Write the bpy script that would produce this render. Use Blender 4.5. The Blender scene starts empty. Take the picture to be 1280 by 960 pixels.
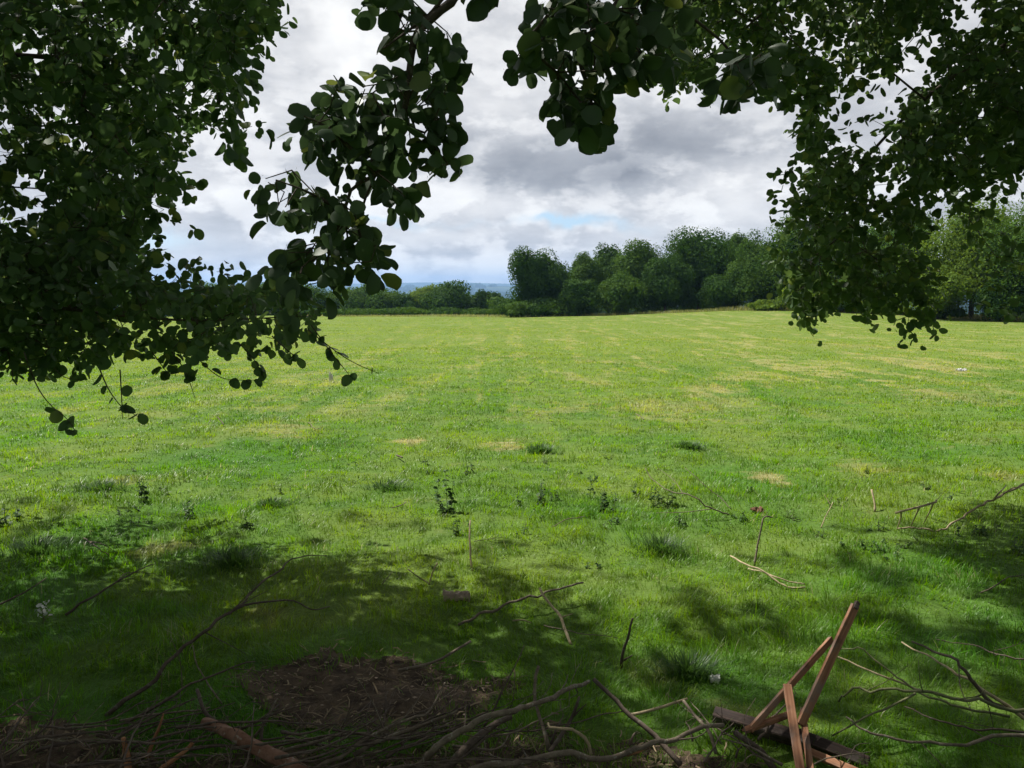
import bpy, math, random
import numpy as np
PI = math.pi
rs = np.random.RandomState(7)
random.seed(7)
sc = bpy.context.scene
col = sc.collection

# ------------------------------------------------------------------ camera model
FPX = 1004.0
PITCH = math.atan((480 - 358) / FPX)
CAMZ = 1.65
CP, SP = math.cos(PITCH), math.sin(PITCH)
def ray(px, py):
    u = (px - 640) / FPX; v = (480 - py) / FPX
    return np.array([u, CP + v * SP, -SP + v * CP])
def at(px, py, Y):
    """a point of the place seen at photo pixel px, py and Y metres ahead"""
    d = ray(px, py); t = Y / d[1]
    return np.array([d[0] * t, Y, CAMZ + d[2] * t])

# ------------------------------------------------------------------ noise + terrain
def _h(ix, iy, s):
    n = (ix.astype(np.int64) * 374761393 + iy.astype(np.int64) * 668265263 + s * 1442695041) & 0x7fffffff
    n = ((n ^ (n >> 13)) * 1274126177) & 0x7fffffff
    n = (n ^ (n >> 16)) & 0xffffff
    return n / float(0xffffff)
def vn(x, y, s=0):
    x = np.asarray(x, float); y = np.asarray(y, float)
    ix = np.floor(x); iy = np.floor(y); fx = x - ix; fy = y - iy
    fx = fx * fx * (3 - 2 * fx); fy = fy * fy * (3 - 2 * fy)
    a = _h(ix, iy, s); b = _h(ix + 1, iy, s); c = _h(ix, iy + 1, s); d = _h(ix + 1, iy + 1, s)
    return (a * (1 - fx) + b * fx) * (1 - fy) + (c * (1 - fx) + d * fx) * fy
def fbm(x, y, s=0, o=3):
    r = 0; amp = .5; t = 0
    for i in range(o):
        r = r + amp * vn(np.asarray(x) * 2 ** i, np.asarray(y) * 2 ** i, s + i * 17); t += amp; amp *= .5
    return r / t
def H(x, y):
    x = np.asarray(x, float); y = np.asarray(y, float)
    r = np.hypot(x, y)
    z = -.0228 * np.clip(y, -40, 128)
    z = z + 1.0 * np.exp(-((x - 32) / 17) ** 2 - ((y - 97) / 20) ** 2)
    s = np.maximum(0, r - 128)
    z = z - 60 * (1 - np.exp(-s / 700))
    near = np.exp(-(r / 16) ** 2)
    z = z + near * (.11 * (fbm(x * 1.1, y * 1.1, 3) - .5) + .07 * (fbm(x * 3.5, y * 3.5, 5) - .5))
    z = z + (fbm(x * .12, y * .12, 9) - .5) * .35 * np.clip((r - 6) / 20, 0, 1)
    far = np.clip((r - 900) / 1500, 0, 1)
    z = z + far * 16 * (fbm(x / 700, y / 700, 21, 4) - .5)
    th = np.arctan2(x, y)
    rid = np.exp(-((r - 7600) / 900) ** 2) * (62 + 46 * (fbm(th * 7 + 3, r * 0 + .5, 31, 4) - .4)) \
        + np.exp(-((r - 10800) / 700) ** 2) * (112 + 60 * (fbm(th * 5 + 9, r * 0 + 2.5, 33, 4) - .4))
    return z + rid
def h1(x, y): return float(H(np.array([x]), np.array([y]))[0])
def gp(px, py, h=0.0):
    """point h metres above the ground under photo pixel px, py"""
    lo, hi = .5, 160.
    for _ in range(22):
        m = (lo + hi) / 2; p = at(px, py, m)
        if p[2] > h1(p[0], p[1]) + h: lo = m
        else: hi = m
    p = at(px, py, (lo + hi) / 2)
    return p

# ------------------------------------------------------------------ object helpers
def link(o, parent=None):
    col.objects.link(o)
    if parent is not None: o.parent = parent
    return o
def mesh_np(name, verts, faces, mat, parent=None, smooth=True, attrs=None):
    """faces: list of int arrays (n,k)"""
    me = bpy.data.meshes.new(name)
    verts = np.ascontiguousarray(verts, dtype=np.float32)
    me.vertices.add(len(verts)); me.vertices.foreach_set('co', verts.ravel())
    loops = np.concatenate([f.ravel() for f in faces]).astype(np.int32)
    sizes = np.concatenate([np.full(len(f), f.shape[1], np.int32) for f in faces])
    starts = np.concatenate([[0], np.cumsum(sizes)[:-1]]).astype(np.int32)
    me.loops.add(len(loops)); me.loops.foreach_set('vertex_index', loops)
    me.polygons.add(len(sizes)); me.polygons.foreach_set('loop_start', starts)
    me.update(calc_edges=True)
    me.polygons.foreach_set('use_smooth', np.full(len(sizes), smooth))
    for k, a in (attrs or {}).items():
        at_ = me.attributes.new(k, 'FLOAT', 'POINT'); at_.data.foreach_set('value', np.ascontiguousarray(a, dtype=np.float32))
    me.materials.append(mat)
    return link(bpy.data.objects.new(name, me), parent)
def empty(name, loc, label=None, cat=None, group=None):
    o = bpy.data.objects.new(name, None); o.empty_display_size = .2
    o.location = loc
    link(o)
    if label: tag(o, label, cat, group)
    return o
def tag(o, label=None, cat=None, group=None, kind=None):
    if label: o['label'] = label
    if cat: o['category'] = cat
    if group: o['group'] = group
    if kind: o['kind'] = kind
    return o
def child(name, verts, faces, mat, parent, **k):
    """mesh given in world coordinates, stored relative to the parent chain's locations"""
    off = np.zeros(3); p = parent
    while p is not None:
        off += np.array(p.location); p = p.parent
    return mesh_np(name, np.asarray(verts) - off, faces, mat, parent, **k)
def own(name, verts, faces, mat, **k):
    """top-level mesh with its origin at its own base"""
    verts = np.asarray(verts)
    c = verts.mean(0); c[2] = verts[:, 2].min()
    o = mesh_np(name, verts - c, faces, mat, None, **k)
    o.location = c
    return o

class Geo:
    def __init__(s): s.v = []; s.f = {}; s.n = 0; s.a = []
    def add(s, v, fs, a=None):
        for f in fs:
            f = np.asarray(f)
            s.f.setdefault(f.shape[1], []).append(f + s.n)
        s.v.append(np.asarray(v, float)); s.n += len(v)
        s.a.append(np.full(len(v), rs.rand()) if a is None else a)
    def faces(s): return [np.concatenate(x) for x in s.f.values()]
    def verts(s): return np.concatenate(s.v)
    def attr(s): return {'rnd': np.concatenate(s.a)}

def spline(pts, n):
    """Catmull-Rom through pts"""
    P = np.asarray(pts, float)
    if len(P) == 2:
        t = np.linspace(0, 1, n)[:, None]; return P[0] * (1 - t) + P[1] * t
    Q = np.vstack([2 * P[0] - P[1], P, 2 * P[-1] - P[-2]])
    out = []
    T = np.linspace(0, len(P) - 1 - 1e-6, n)
    for t in T:
        i = int(t); u = t - i
        a, b, c, d = Q[i], Q[i + 1], Q[i + 2], Q[i + 3]
        out.append(.5 * ((2 * b) + (-a + c) * u + (2 * a - 5 * b + 4 * c - d) * u * u + (-a + 3 * b - 3 * c + d) * u ** 3))
    return np.array(out)
def tube(pts, rad, k=7, wob=.12, cap=True):
    P = np.asarray(pts, float); n = len(P)
    R = np.broadcast_to(np.asarray(rad, float), (n,))
    T = np.gradient(P, axis=0); T /= np.linalg.norm(T, axis=1)[:, None] + 1e-9
    up = np.array([0, 0, 1.]) if abs(T[0][2]) < .8 else np.array([1., 0, 0])
    V = []
    a = np.cross(T[0], up); a /= np.linalg.norm(a)
    ang = np.arange(k) * 2 * PI / k
    prof = 1 + wob * (rs.rand(k) - .5)
    for i in range(n):
        a = a - T[i] * a.dot(T[i]); a /= np.linalg.norm(a) + 1e-9
        b = np.cross(T[i], a)
        rr = R[i] * prof * (1 + wob * (rs.rand(k) - .5))
        V.append(P[i] + (np.cos(ang) * rr)[:, None] * a + (np.sin(ang) * rr)[:, None] * b)
    V = np.concatenate(V)
    i = np.arange(n - 1)[:, None] * k; j = np.arange(k)[None]; j2 = (j + 1) % k
    q = np.stack([i + j, i + j2, i + k + j2, i + k + j], -1).reshape(-1, 4)
    fs = [q]
    if cap:
        V = np.vstack([V, P[0], P[-1]]); c0 = n * k; c1 = c0 + 1
        jj = np.arange(k); j2 = (jj + 1) % k
        fs.append(np.concatenate([np.stack([j2, jj, np.full(k, c0)], 1), np.stack([(n - 1) * k + jj, (n - 1) * k + j2, np.full(k, c1)], 1)]))
    return V, fs

# ------------------------------------------------------------------ node helper
class N:
    def __init__(s, tree): s.t = tree; s.nodes = tree.nodes; s.l = tree.links
    def n(s, typ, **k):
        x = s.nodes.new(typ)
        for a, b in k.items(): setattr(x, a, b)
        return x
    def put(s, sock, v):
        if hasattr(v, 'is_output'): s.l.new(v, sock)
        else: sock.default_value = v
    def m(s, op, a, b=0.0, c=None, clamp=False):
        x = s.n('ShaderNodeMath', operation=op); x.use_clamp = clamp
        s.put(x.inputs[0], a); s.put(x.inputs[1], b)
        if c is not None: s.put(x.inputs[2], c)
        return x.outputs[0]
    def vm(s, op, a, b=(0, 0, 0)):
        x = s.n('ShaderNodeVectorMath', operation=op); s.put(x.inputs[0], a); s.put(x.inputs[1], b); return x.outputs[0]
    def noise(s, vec, scale, detail=3, rough=.5, dist=0.0):
        x = s.n('ShaderNodeTexNoise'); s.put(x.inputs['Vector'], vec); x.inputs['Scale'].default_value = scale
        x.inputs['Detail'].default_value = detail; x.inputs['Roughness'].default_value = rough; x.inputs['Distortion'].default_value = dist
        return x.outputs['Fac']
    def ramp(s, fac, a, b, c0=0.0, c1=1.0):
        x = s.n('ShaderNodeMapRange'); x.interpolation_type = 'SMOOTHSTEP'
        s.put(x.inputs[0], fac)
        for i, v in enumerate((a, b, c0, c1)): x.inputs[i + 1].default_value = v
        return x.outputs[0]
    def mix(s, f, a, b, mode='MIX'):
        x = s.n('ShaderNodeMix', data_type='RGBA', blend_type=mode); s.put(x.inputs[0], f)
        s.put(x.inputs[6], a if hasattr(a, 'is_output') else (*a, 1)); s.put(x.inputs[7], b if hasattr(b, 'is_output') else (*b, 1))
        return x.outputs[2]
    def hsv(s, c, h=.5, sa=1.0, v=1.0):
        x = s.n('ShaderNodeHueSaturation'); s.put(x.inputs['Color'], c); s.put(x.inputs['Hue'], h); s.put(x.inputs['Saturation'], sa); s.put(x.inputs['Value'], v); return x.outputs[0]
    def attr(s, name):
        x = s.n('ShaderNodeAttribute'); x.attribute_name = name; return x.outputs['Fac']
def newmat(name):
    m = bpy.data.materials.new(name); m.use_nodes = True; m.node_tree.nodes.clear()
    g = N(m.node_tree); out = g.n('ShaderNodeOutputMaterial')
    return m, g, out
def leafy(g, out, colr, rough=.55, trans=.35, tcol=None, spec=.3):
    p = g.n('ShaderNodeBsdfPrincipled'); g.put(p.inputs['Base Color'], colr); p.inputs['Roughness'].default_value = rough
    p.inputs['Specular IOR Level'].default_value = spec
    t = g.n('ShaderNodeBsdfTranslucent'); g.put(t.inputs['Color'], tcol if tcol is not None else colr)
    mx = g.n('ShaderNodeMixShader'); mx.inputs[0].default_value = trans
    g.l.new(p.outputs[0], mx.inputs[1]); g.l.new(t.outputs[0], mx.inputs[2]); g.l.new(mx.outputs[0], out.inputs['Surface'])
    return p

# ------------------------------------------------------------------ materials
def field_colour(g):
    pos = g.n('ShaderNodeNewGeometry').outputs['Position']
    big = g.noise(pos, .09, 3, .55)
    mid = g.noise(g.vm('ADD', pos, (31, 7, 0)), .55, 4, .6)
    fine = g.noise(g.vm('ADD', pos, (3, 77, 0)), 3.2, 3, .6)
    c = g.mix(g.ramp(big, .35, .65), (.074, .204, .016), (.132, .266, .026))
    c = g.mix(g.ramp(mid, .38, .66, 0, .75), c, (.195, .285, .036))
    c = g.mix(g.ramp(fine, .45, .75, 0, .6), c, (.060, .160, .018))
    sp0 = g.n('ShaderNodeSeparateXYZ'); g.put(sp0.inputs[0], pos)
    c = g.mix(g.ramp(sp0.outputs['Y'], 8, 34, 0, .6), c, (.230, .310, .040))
    # dry straw left along the mowing lines
    rot = g.n('ShaderNodeMapping'); rot.vector_type = 'POINT'; g.put(rot.inputs['Vector'], pos)
    rot.inputs['Rotation'].default_value = (0, 0, math.radians(14)); rot.inputs['Scale'].default_value = (1.1, .16, 1)
    st = g.noise(rot.outputs[0], 1.0, 5, .65, .4)
    st2 = g.noise(g.vm('ADD', pos, (50, 3, 0)), 1.3, 5, .7)
    sep = g.n('ShaderNodeSeparateXYZ'); g.put(sep.inputs[0], pos)
    reg = g.m('MULTIPLY', g.ramp(g.m('SUBTRACT', sep.outputs['Y'], g.m('MULTIPLY', sep.outputs['X'], .25)), 8, 16), g.ramp(g.m('SUBTRACT', sep.outputs['X'], g.m('MULTIPLY', sep.outputs['Y'], .0)), -14, 10, .35, 1))
    sm = g.m('MULTIPLY', g.m('MULTIPLY', g.ramp(st, .49, .60), g.ramp(st2, .42, .56)), reg)
    c = g.mix(g.m('MULTIPLY', sm, .78), c, (.42, .40, .14))
    sm2 = g.ramp(g.noise(g.vm('ADD', pos, (90, 13, 0)), .9, 5, .7), .60, .72)
    c = g.mix(g.m('MULTIPLY', sm2, .55), c, (.33, .30, .11))
    # long regular bands left by the mower
    wv = g.m('SINE', g.m('MULTIPLY', g.m('ADD', g.m('ADD', sep.outputs['X'], g.m('MULTIPLY', sep.outputs['Y'], .12)), g.m('MULTIPLY', mid, 1.5)), 1.6))
    c = g.mix(g.ramp(wv, -.2, 1, 0, .22), c, (.22, .30, .045))
    frag = g.noise(g.vm('MULTIPLY', pos, (1.5, 3.4, 1)), 1.4, 4, .7)
    for (hx, hy), r in STRAW:
        d = g.m('POWER', g.m('ADD', g.m('POWER', g.m('DIVIDE', g.m('SUBTRACT', sep.outputs['X'], hx), r), 2.0), g.m('POWER', g.m('DIVIDE', g.m('SUBTRACT', sep.outputs['Y'], hy), r * 1.7), 2.0)), .5)
        d = g.m('ADD', d, g.m('MULTIPLY', g.m('SUBTRACT', frag, .5), 5.5))
        c = g.mix(g.ramp(d, 1.2, .1, 0, .75 if r < .3 else .38), c, (.44, .38, .16))
    return c, pos, sep
STRAW = []
for px, py, r in ((632, 557, .27), (836, 511, .9), (700, 514, .35), (1195, 497, 1.0), (960, 600, .2), (1085, 588, .3), (512, 553, .2), (360, 538, .4), (1140, 452, 1.3), (1060, 432, 1.6), (880, 487, .6)):
    p = gp(px, py); STRAW.append(((float(p[0]), float(p[1])), r))

def ground_mat():
    m, g, out = newmat('meadow_ground')
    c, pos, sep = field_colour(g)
    c = g.hsv(c, .5, .9, .62)
    # farmland far out on the plain
    rr = g.n('ShaderNodeVectorMath', operation='LENGTH'); g.put(rr.inputs[0], pos)
    vor = g.n('ShaderNodeTexVoronoi'); g.put(vor.inputs['Vector'], pos); vor.inputs['Scale'].default_value = 1 / 260.
    fld = g.mix(vor.outputs['Color'], (.03, .06, .02), (.10, .12, .05))
    wood = g.ramp(g.noise(pos, 1 / 300., 5, .6), .40, .52)
    fld = g.mix(wood, fld, (.02, .04, .015))
    fac = g.ramp(rr.outputs['Value'], 140, 300)
    c = g.mix(fac, c, fld)
    p = g.n('ShaderNodeBsdfPrincipled'); g.put(p.inputs['Base Color'], c); p.inputs['Roughness'].default_value = .95; p.inputs['Specular IOR Level'].default_value = .05
    b = g.n('ShaderNodeBump'); b.inputs['Strength'].default_value = .6; b.inputs['Distance'].default_value = .05
    g.put(b.inputs['Height'], g.noise(pos, 9, 5, .7)); g.l.new(b.outputs[0], p.inputs['Normal'])
    g.l.new(p.outputs[0], out.inputs['Surface'])
    return m
def grass_mat(name, kind=0):
    m, g, out = newmat(name)
    r = g.attr('rnd')
    if kind == 0:
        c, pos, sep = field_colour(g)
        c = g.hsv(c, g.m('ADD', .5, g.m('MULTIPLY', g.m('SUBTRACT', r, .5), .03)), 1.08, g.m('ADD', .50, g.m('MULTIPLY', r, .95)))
        c = g.mix(g.ramp(r, .94, .96), c, (.34, .33, .17))
    elif kind == 1:
        c = g.mix(r, (.13, .17, .035), (.30, .30, .11))
    else:
        c = g.mix(r, (.035, .085, .02), (.07, .15, .03))
    leafy(g, out, c, .42, .5, g.hsv(c, .485, 1.1, 1.35), .35)
    return m
def leaf_mat(name, a, b, trans=.38, rough=.5, tv=1.6, spec=.3, th=.475):
    m, g, out = newmat(name)
    r = g.attr('rnd')
    c = g.mix(r, a, b)
    c = g.mix(g.ramp(r, .93, .98, 0, .7), c, (.16, .20, .05))
    p = leafy(g, out, c, rough, trans, g.hsv(c, th, 1.1, tv), spec)
    return m
def far_leaf_mat(name, a, b, trans=.3):
    m, g, out = newmat(name)
    r = g.attr('rnd')
    pos = g.n('ShaderNodeNewGeometry').outputs['Position']
    c = g.mix(g.ramp(g.noise(pos, .45, 3, .6), .3, .7), a, b)
    c = g.hsv(c, .5, 1.0, g.m('ADD', .86, g.m('MULTIPLY', r, .28)))
    leafy(g, out, c, .75, trans, g.hsv(c, .48, 1.1, 1.3), .08)
    return m
def bark_mat(name, a, b, scale=14, stretch=6, rough=.85, lich=None):
    m, g, out = newmat(name)
    tc = g.n('ShaderNodeTexCoord').outputs['Object']
    n1 = g.noise(tc, scale, 5, .65); n2 = g.noise(tc, scale * 6, 4, .7)
    c = g.mix(g.ramp(n1, .3, .7), a, b)
    c = g.mix(g.ramp(n2, .5, .75, 0, .6), c, tuple(x * .45 for x in a))
    if lich: c = g.mix(g.ramp(g.noise(tc, scale * 2.3, 3, .5), .6, .68, 0, .8), c, lich)
    p = g.n('ShaderNodeBsdfPrincipled'); g.put(p.inputs['Base Color'], c); p.inputs['Roughness'].default_value = rough; p.inputs['Specular IOR Level'].default_value = .2
    bp = g.n('ShaderNodeBump'); bp.inputs['Strength'].default_value = .6; bp.inputs['Distance'].default_value = .004
    g.put(bp.inputs['Height'], n2); g.l.new(bp.outputs[0], p.inputs['Normal'])
    g.l.new(p.outputs[0], out.inputs['Surface'])
    return m
def plank_mat(name, a, b, ax=(1.5, 40, 40)):
    m, g, out = newmat(name)
    uv = g.n('ShaderNodeTexCoord').outputs['Object']
    mp = g.n('ShaderNodeMapping'); g.put(mp.inputs['Vector'], uv); mp.inputs['Scale'].default_value = ax
    n1 = g.noise(mp.outputs[0], 1.6, 5, .65, .3)
    n2 = g.noise(uv, 9, 4, .6)
    c = g.mix(g.ramp(n1, .35, .65), a, b)
    c = g.mix(g.ramp(n2, .5, .72, 0, .7), c, (.05, .035, .028))
    c = g.mix(g.ramp(g.noise(uv, 4, 5, .7), .5, .62, 0, .55), c, (.20, .17, .15))
    p = g.n('ShaderNodeBsdfPrincipled'); g.put(p.inputs['Base Color'], c); p.inputs['Roughness'].default_value = .8; p.inputs['Specular IOR Level'].default_value = .2
    bp = g.n('ShaderNodeBump'); bp.inputs['Strength'].default_value = .5; bp.inputs['Distance'].default_value = .003
    g.put(bp.inputs['Height'], n1); g.l.new(bp.outputs[0], p.inputs['Normal'])
    g.l.new(p.outputs[0], out.inputs['Surface'])
    return m
M = {}
M['ground'] = ground_mat()
M['grass'] = grass_mat('meadow_grass')
M['rough_grass'] = grass_mat('rough_pale_grass', 1)
M['dark_grass'] = grass_mat('dark_tussock_grass', 2)
M['leaf_left'] = leaf_mat('alder_leaf', (.048, .098, .038), (.085, .155, .048), .38)
M['leaf_centre'] = leaf_mat('alder_leaf_bluish', (.042, .078, .036), (.062, .112, .042), .24)
M['leaf_right'] = leaf_mat('alder_leaf_mid', (.050, .098, .034), (.090, .155, .044), .38)
M['weed'] = leaf_mat('nettle_leaf', (.030, .075, .020), (.055, .120, .030), .3, .6, 1.2, .2)
M['weed_light'] = leaf_mat('weed_leaf', (.07, .14, .03), (.12, .20, .05), .3, .6, 1.2, .2)
M['bark'] = bark_mat('alder_bark', (.05, .043, .035), (.10, .088, .07))
M['twig'] = bark_mat('dark_twig_bark', (.055, .042, .032), (.11, .09, .07), 20, lich=(.16, .16, .12))
M['stick_dark'] = bark_mat('dark_stick_bark', (.075, .055, .042), (.14, .11, .085), 25, lich=(.15, .15, .11))
M['stick_mid'] = bark_mat('grey_brown_stick', (.12, .095, .07), (.22, .18, .13), 25, lich=(.30, .29, .22))
M['stick_pale'] = bark_mat('pale_dry_stick', (.30, .24, .14), (.46, .38, .24), 25)
M['stick_olive'] = bark_mat('olive_green_stick', (.11, .12, .06), (.20, .20, .10), 25)
M['wood_orange'] = bark_mat('split_orange_wood', (.28, .13, .06), (.42, .22, .11), 18)
M['log'] = bark_mat('peeling_reddish_bark', (.16, .075, .045), (.26, .15, .10), 16, lich=(.30, .27, .22))
M['plank'] = plank_mat('weathered_reddish_batten', (.20, .085, .045), (.36, .19, .11))
M['plank_dark'] = plank_mat('rotten_dark_beam', (.035, .027, .024), (.075, .05, .04))
def far_mats():
    M['far_dark'] = far_leaf_mat('oak_foliage', (.022, .062, .010), (.050, .108, .016))
    M['far_mid'] = far_leaf_mat('ash_foliage', (.038, .092, .012), (.072, .138, .020))
    M['far_light'] = far_leaf_mat('pale_sunlit_foliage', (.085, .150, .020), (.130, .205, .032), .38)  # sunlight on the right-hand pale tree is put into this leaf colour
far_mats()

def simple(name, colr, rough=.8):
    m, g, out = newmat(name)
    p = g.n('ShaderNodeBsdfPrincipled'); tc = g.n('ShaderNodeTexCoord').outputs['Object']
    c = g.mix(g.ramp(g.noise(tc, 30, 4, .6), .3, .7), tuple(x * .7 for x in colr), colr)
    g.put(p.inputs['Base Color'], c); p.inputs['Roughness'].default_value = rough
    g.l.new(p.outputs[0], out.inputs['Surface']); return m
M['white'] = simple('white_petal', (.75, .74, .70))
M['board'] = simple('pale_pinkish_bark', (.36, .27, .20))
M['straw'] = leaf_mat('dry_straw', (.10, .07, .045), (.38, .30, .19), .1, .8, 1.0, .1, .5)

# ------------------------------------------------------------------ world
def world():
    w = bpy.data.worlds.new('World'); sc.world = w; w.use_nodes = True
    g = N(w.node_tree); g.nodes.clear()
    out = g.n('ShaderNodeOutputWorld'); bg = g.n('ShaderNodeBackground'); bg.inputs['Strength'].default_value = .1
    d = g.n('ShaderNodeTexCoord').outputs['Generated']
    sp = g.n('ShaderNodeSeparateXYZ'); g.put(sp.inputs[0], d)
    x, y, z = sp.outputs
    sky = g.n('ShaderNodeTexSky'); sky.sky_type = 'NISHITA'; sky.sun_disc = False
    sky.sun_elevation = math.radians(SUN_EL); sky.sun_rotation = math.radians(-SUN_AZ)
    zz = g.m('ADD', g.m('MAXIMUM', z, 0.0), .20)
    u = g.m('DIVIDE', x, zz); v = g.m('DIVIDE', y, zz)
    cv = g.n('ShaderNodeCombineXYZ'); g.put(cv.inputs[0], u); g.put(cv.inputs[1], v)
    n1 = g.noise(cv.outputs[0], .62, 6, .55, .3)
    n2 = g.noise(g.vm('ADD', cv.outputs[0], (7, 3, 0)), 1.9, 6, .6, .2)
    n3 = g.noise(g.vm('MULTIPLY', d, (1, 1, 2.4)), 11, 8, .62, .3)
    az0 = g.m('ARCTAN2', x, y); el0 = g.m('ARCSINE', z)
    nw = g.m('SUBTRACT', g.noise(d, 7, 4, .6), .5); nw2 = g.m('SUBTRACT', g.noise(g.vm('ADD', d, (5, 5, 5)), 9, 4, .6), .5)
    az = g.m('ADD', az0, g.m('MULTIPLY', nw, .22)); el = g.m('ADD', el0, g.m('MULTIPLY', nw2, .10))
    def G(px, py, wx, wy, amp, top=None):
        a0 = math.atan((px - 640) / FPX); e0 = math.atan((358 - py) / FPX)
        qa = g.m('POWER', g.m('ABSOLUTE', g.m('DIVIDE', g.m('SUBTRACT', az, a0), wx / FPX)), 2.0)
        qe = g.m('POWER', g.m('ABSOLUTE', g.m('DIVIDE', g.m('SUBTRACT', el, e0), wy / FPX)), 2.0)
        return g.m('MULTIPLY', g.m('EXPONENT', g.m('MULTIPLY', g.m('ADD', qa, qe), -1.0)), amp)
    B = g.m('ADD', .71, g.m('MULTIPLY', g.m('SUBTRACT', n1, .5), .7))
    B = g.m('ADD', B, g.m('MULTIPLY', g.m('SUBTRACT', n2, .5), .5))
    B = g.m('ADD', B, g.m('MULTIPLY', g.m('SUBTRACT', n3, .5), .45))
    for a in ((760, 195, 190, 38, -.34), (640, 215, 120, 22, -.14), (850, 160, 120, 30, -.06), (430, 45, 45, 50, .30), (450, 85, 30, 25, .15), (925, 255, 90, 38, .26),
              (560, 262, 190, 34, .13), (640, 305, 260, 22, .08), (300, 170, 120, 50, .05), (660, 100, 200, 50, .02), (330, 60, 60, 110, -.08), (560, 90, 60, 60, -.06),
              (480, 320, 200, 9, -.08), (260, 250, 90, 25, .12), (960, 150, 60, 40, .05), (1020, 225, 60, 60, .03), (420, 300, 120, 16, .1), (500, 338, 320, 14, .16)):
        B = g.m('ADD', B, G(*a))
    n4 = g.noise(g.vm('MULTIPLY', d, (1, 1, 1.9)), 12, 7, .55, .1)
    B = g.m('ADD', B, g.m('MULTIPLY', g.m('SUBTRACT', g.ramp(n4, .46, .58), .5), g.ramp(z, .04, .32, .26, .10)))
    # unseen sky behind and overhead dimmed to keep the shaded foreground dark
    B = g.m('MULTIPLY', B, g.ramp(y, -.25, .35, .62, 1.0))
    B = g.m('MULTIPLY', B, g.ramp(z, .35, .8, 1.0, .9))
    cr = g.n('ShaderNodeValToRGB'); g.put(cr.inputs[0], B)
    e = cr.color_ramp.elements
    e[0].position = .12; e[0].color = (.235, .25, .28, 1); e[1].position = 1.0; e[1].color = (.93, .93, .92, 1)
    for p_, c_ in ((.38, (.385, .40, .43, 1)), (.58, (.555, .565, .59, 1)), (.78, (.78, .78, .785, 1))):
        q = e.new(p_); q.color = c_
    cloud = g.vm('SCALE', cr.outputs[0]); cloud.node.inputs['Scale'].default_value = 7.3
    # gaps of blue
    gap = g.m('ADD', G(722, 287, 60, 7, 1.1), G(705, 283, 30, 5, .5))
    gap = g.m('ADD', gap, G(220, 312, 40, 14, .9))
    gap = g.m('ADD', gap, G(1235, 22, 20, 14, 1.3))
    gap = g.m('ADD', gap, G(420, 342, 260, 6, .12))
    gap = g.m('ADD', gap, G(500, 285, 70, 5, .45))
    gap = g.m('MULTIPLY', gap, g.ramp(n3, .2, .6, .55, 1.1), None, True)
    blue = g.vm('SCALE', sky.outputs[0]); blue.node.inputs['Scale'].default_value = 1.0
    blue = g.mix(.5, blue, (2.6, 4.4, 6.6))
    fin = g.mix(gap, cloud, blue)
    g.l.new(fin, bg.inputs[0]); g.l.new(bg.outputs[0], out.inputs[0])
SUN_EL, SUN_AZ = 55.0, 50.0    # azimuth measured to the left of straight ahead
world()
sd = np.array([-math.sin(math.radians(SUN_AZ)) * math.cos(math.radians(SUN_EL)), math.cos(math.radians(SUN_AZ)) * math.cos(math.radians(SUN_EL)), math.sin(math.radians(SUN_EL))])
import mathutils
L = bpy.data.lights.new('sun', 'SUN'); L.energy = 5.0; L.angle = math.radians(.53); L.color = (1, .955, .88)
so = link(bpy.data.objects.new('sun', L)); so.rotation_euler = mathutils.Vector(sd).to_track_quat('Z', 'Y').to_euler(); so.location = (-40, 30, 60)
cam = bpy.data.cameras.new('camera'); co = link(bpy.data.objects.new('camera', cam)); co.location = (0, 0, CAMZ)
co.rotation_euler = (PI / 2 - PITCH, 0, 0); cam.sensor_width = 36; cam.lens = 36 * FPX / 1280; cam.clip_end = 40000; cam.clip_start = .05
sc.camera = co
sc.view_settings.view_transform = 'Standard'; sc.view_settings.look = 'None'; sc.view_settings.gamma = 1; sc.view_settings.exposure = 0.62
sc.cycles.max_bounces = 6; sc.cycles.diffuse_bounces = 3; sc.cycles.glossy_bounces = 2; sc.cycles.transmission_bounces = 4; sc.cycles.volume_bounces = 0
sc.cycles.caustics_reflective = False; sc.cycles.caustics_refractive = False

# ------------------------------------------------------------------ ground
def build_ground():
    rr = np.concatenate([[0.0], np.geomspace(.4, 12000, 330)])
    k = 540
    th = np.arange(k) * 2 * PI / k
    R, T = np.meshgrid(rr[1:], th, indexing='ij')
    X = (R * np.sin(T)).ravel(); Y = (R * np.cos(T)).ravel()
    Z = H(X, Y)
    V = np.vstack([np.stack([X, Y, Z], 1), [[0, 0, h1(0, 0)]]])
    n = len(rr) - 1
    i = np.arange(n - 1)[:, None] * k; j = np.arange(k)[None]; j2 = (j + 1) % k
    q = np.stack([i + j, i + k + j, i + k + j2, i + j2], -1).reshape(-1, 4)
    jj = np.arange(k)
    t = np.stack([np.full(k, n * k), jj, (jj + 1) % k], 1)
    o = mesh_np('meadow_ground', V, [q, t], M['ground'])
    tag(o, 'green mown meadow falling gently away to a far plain and low hills', kind='structure')
build_ground()

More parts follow.
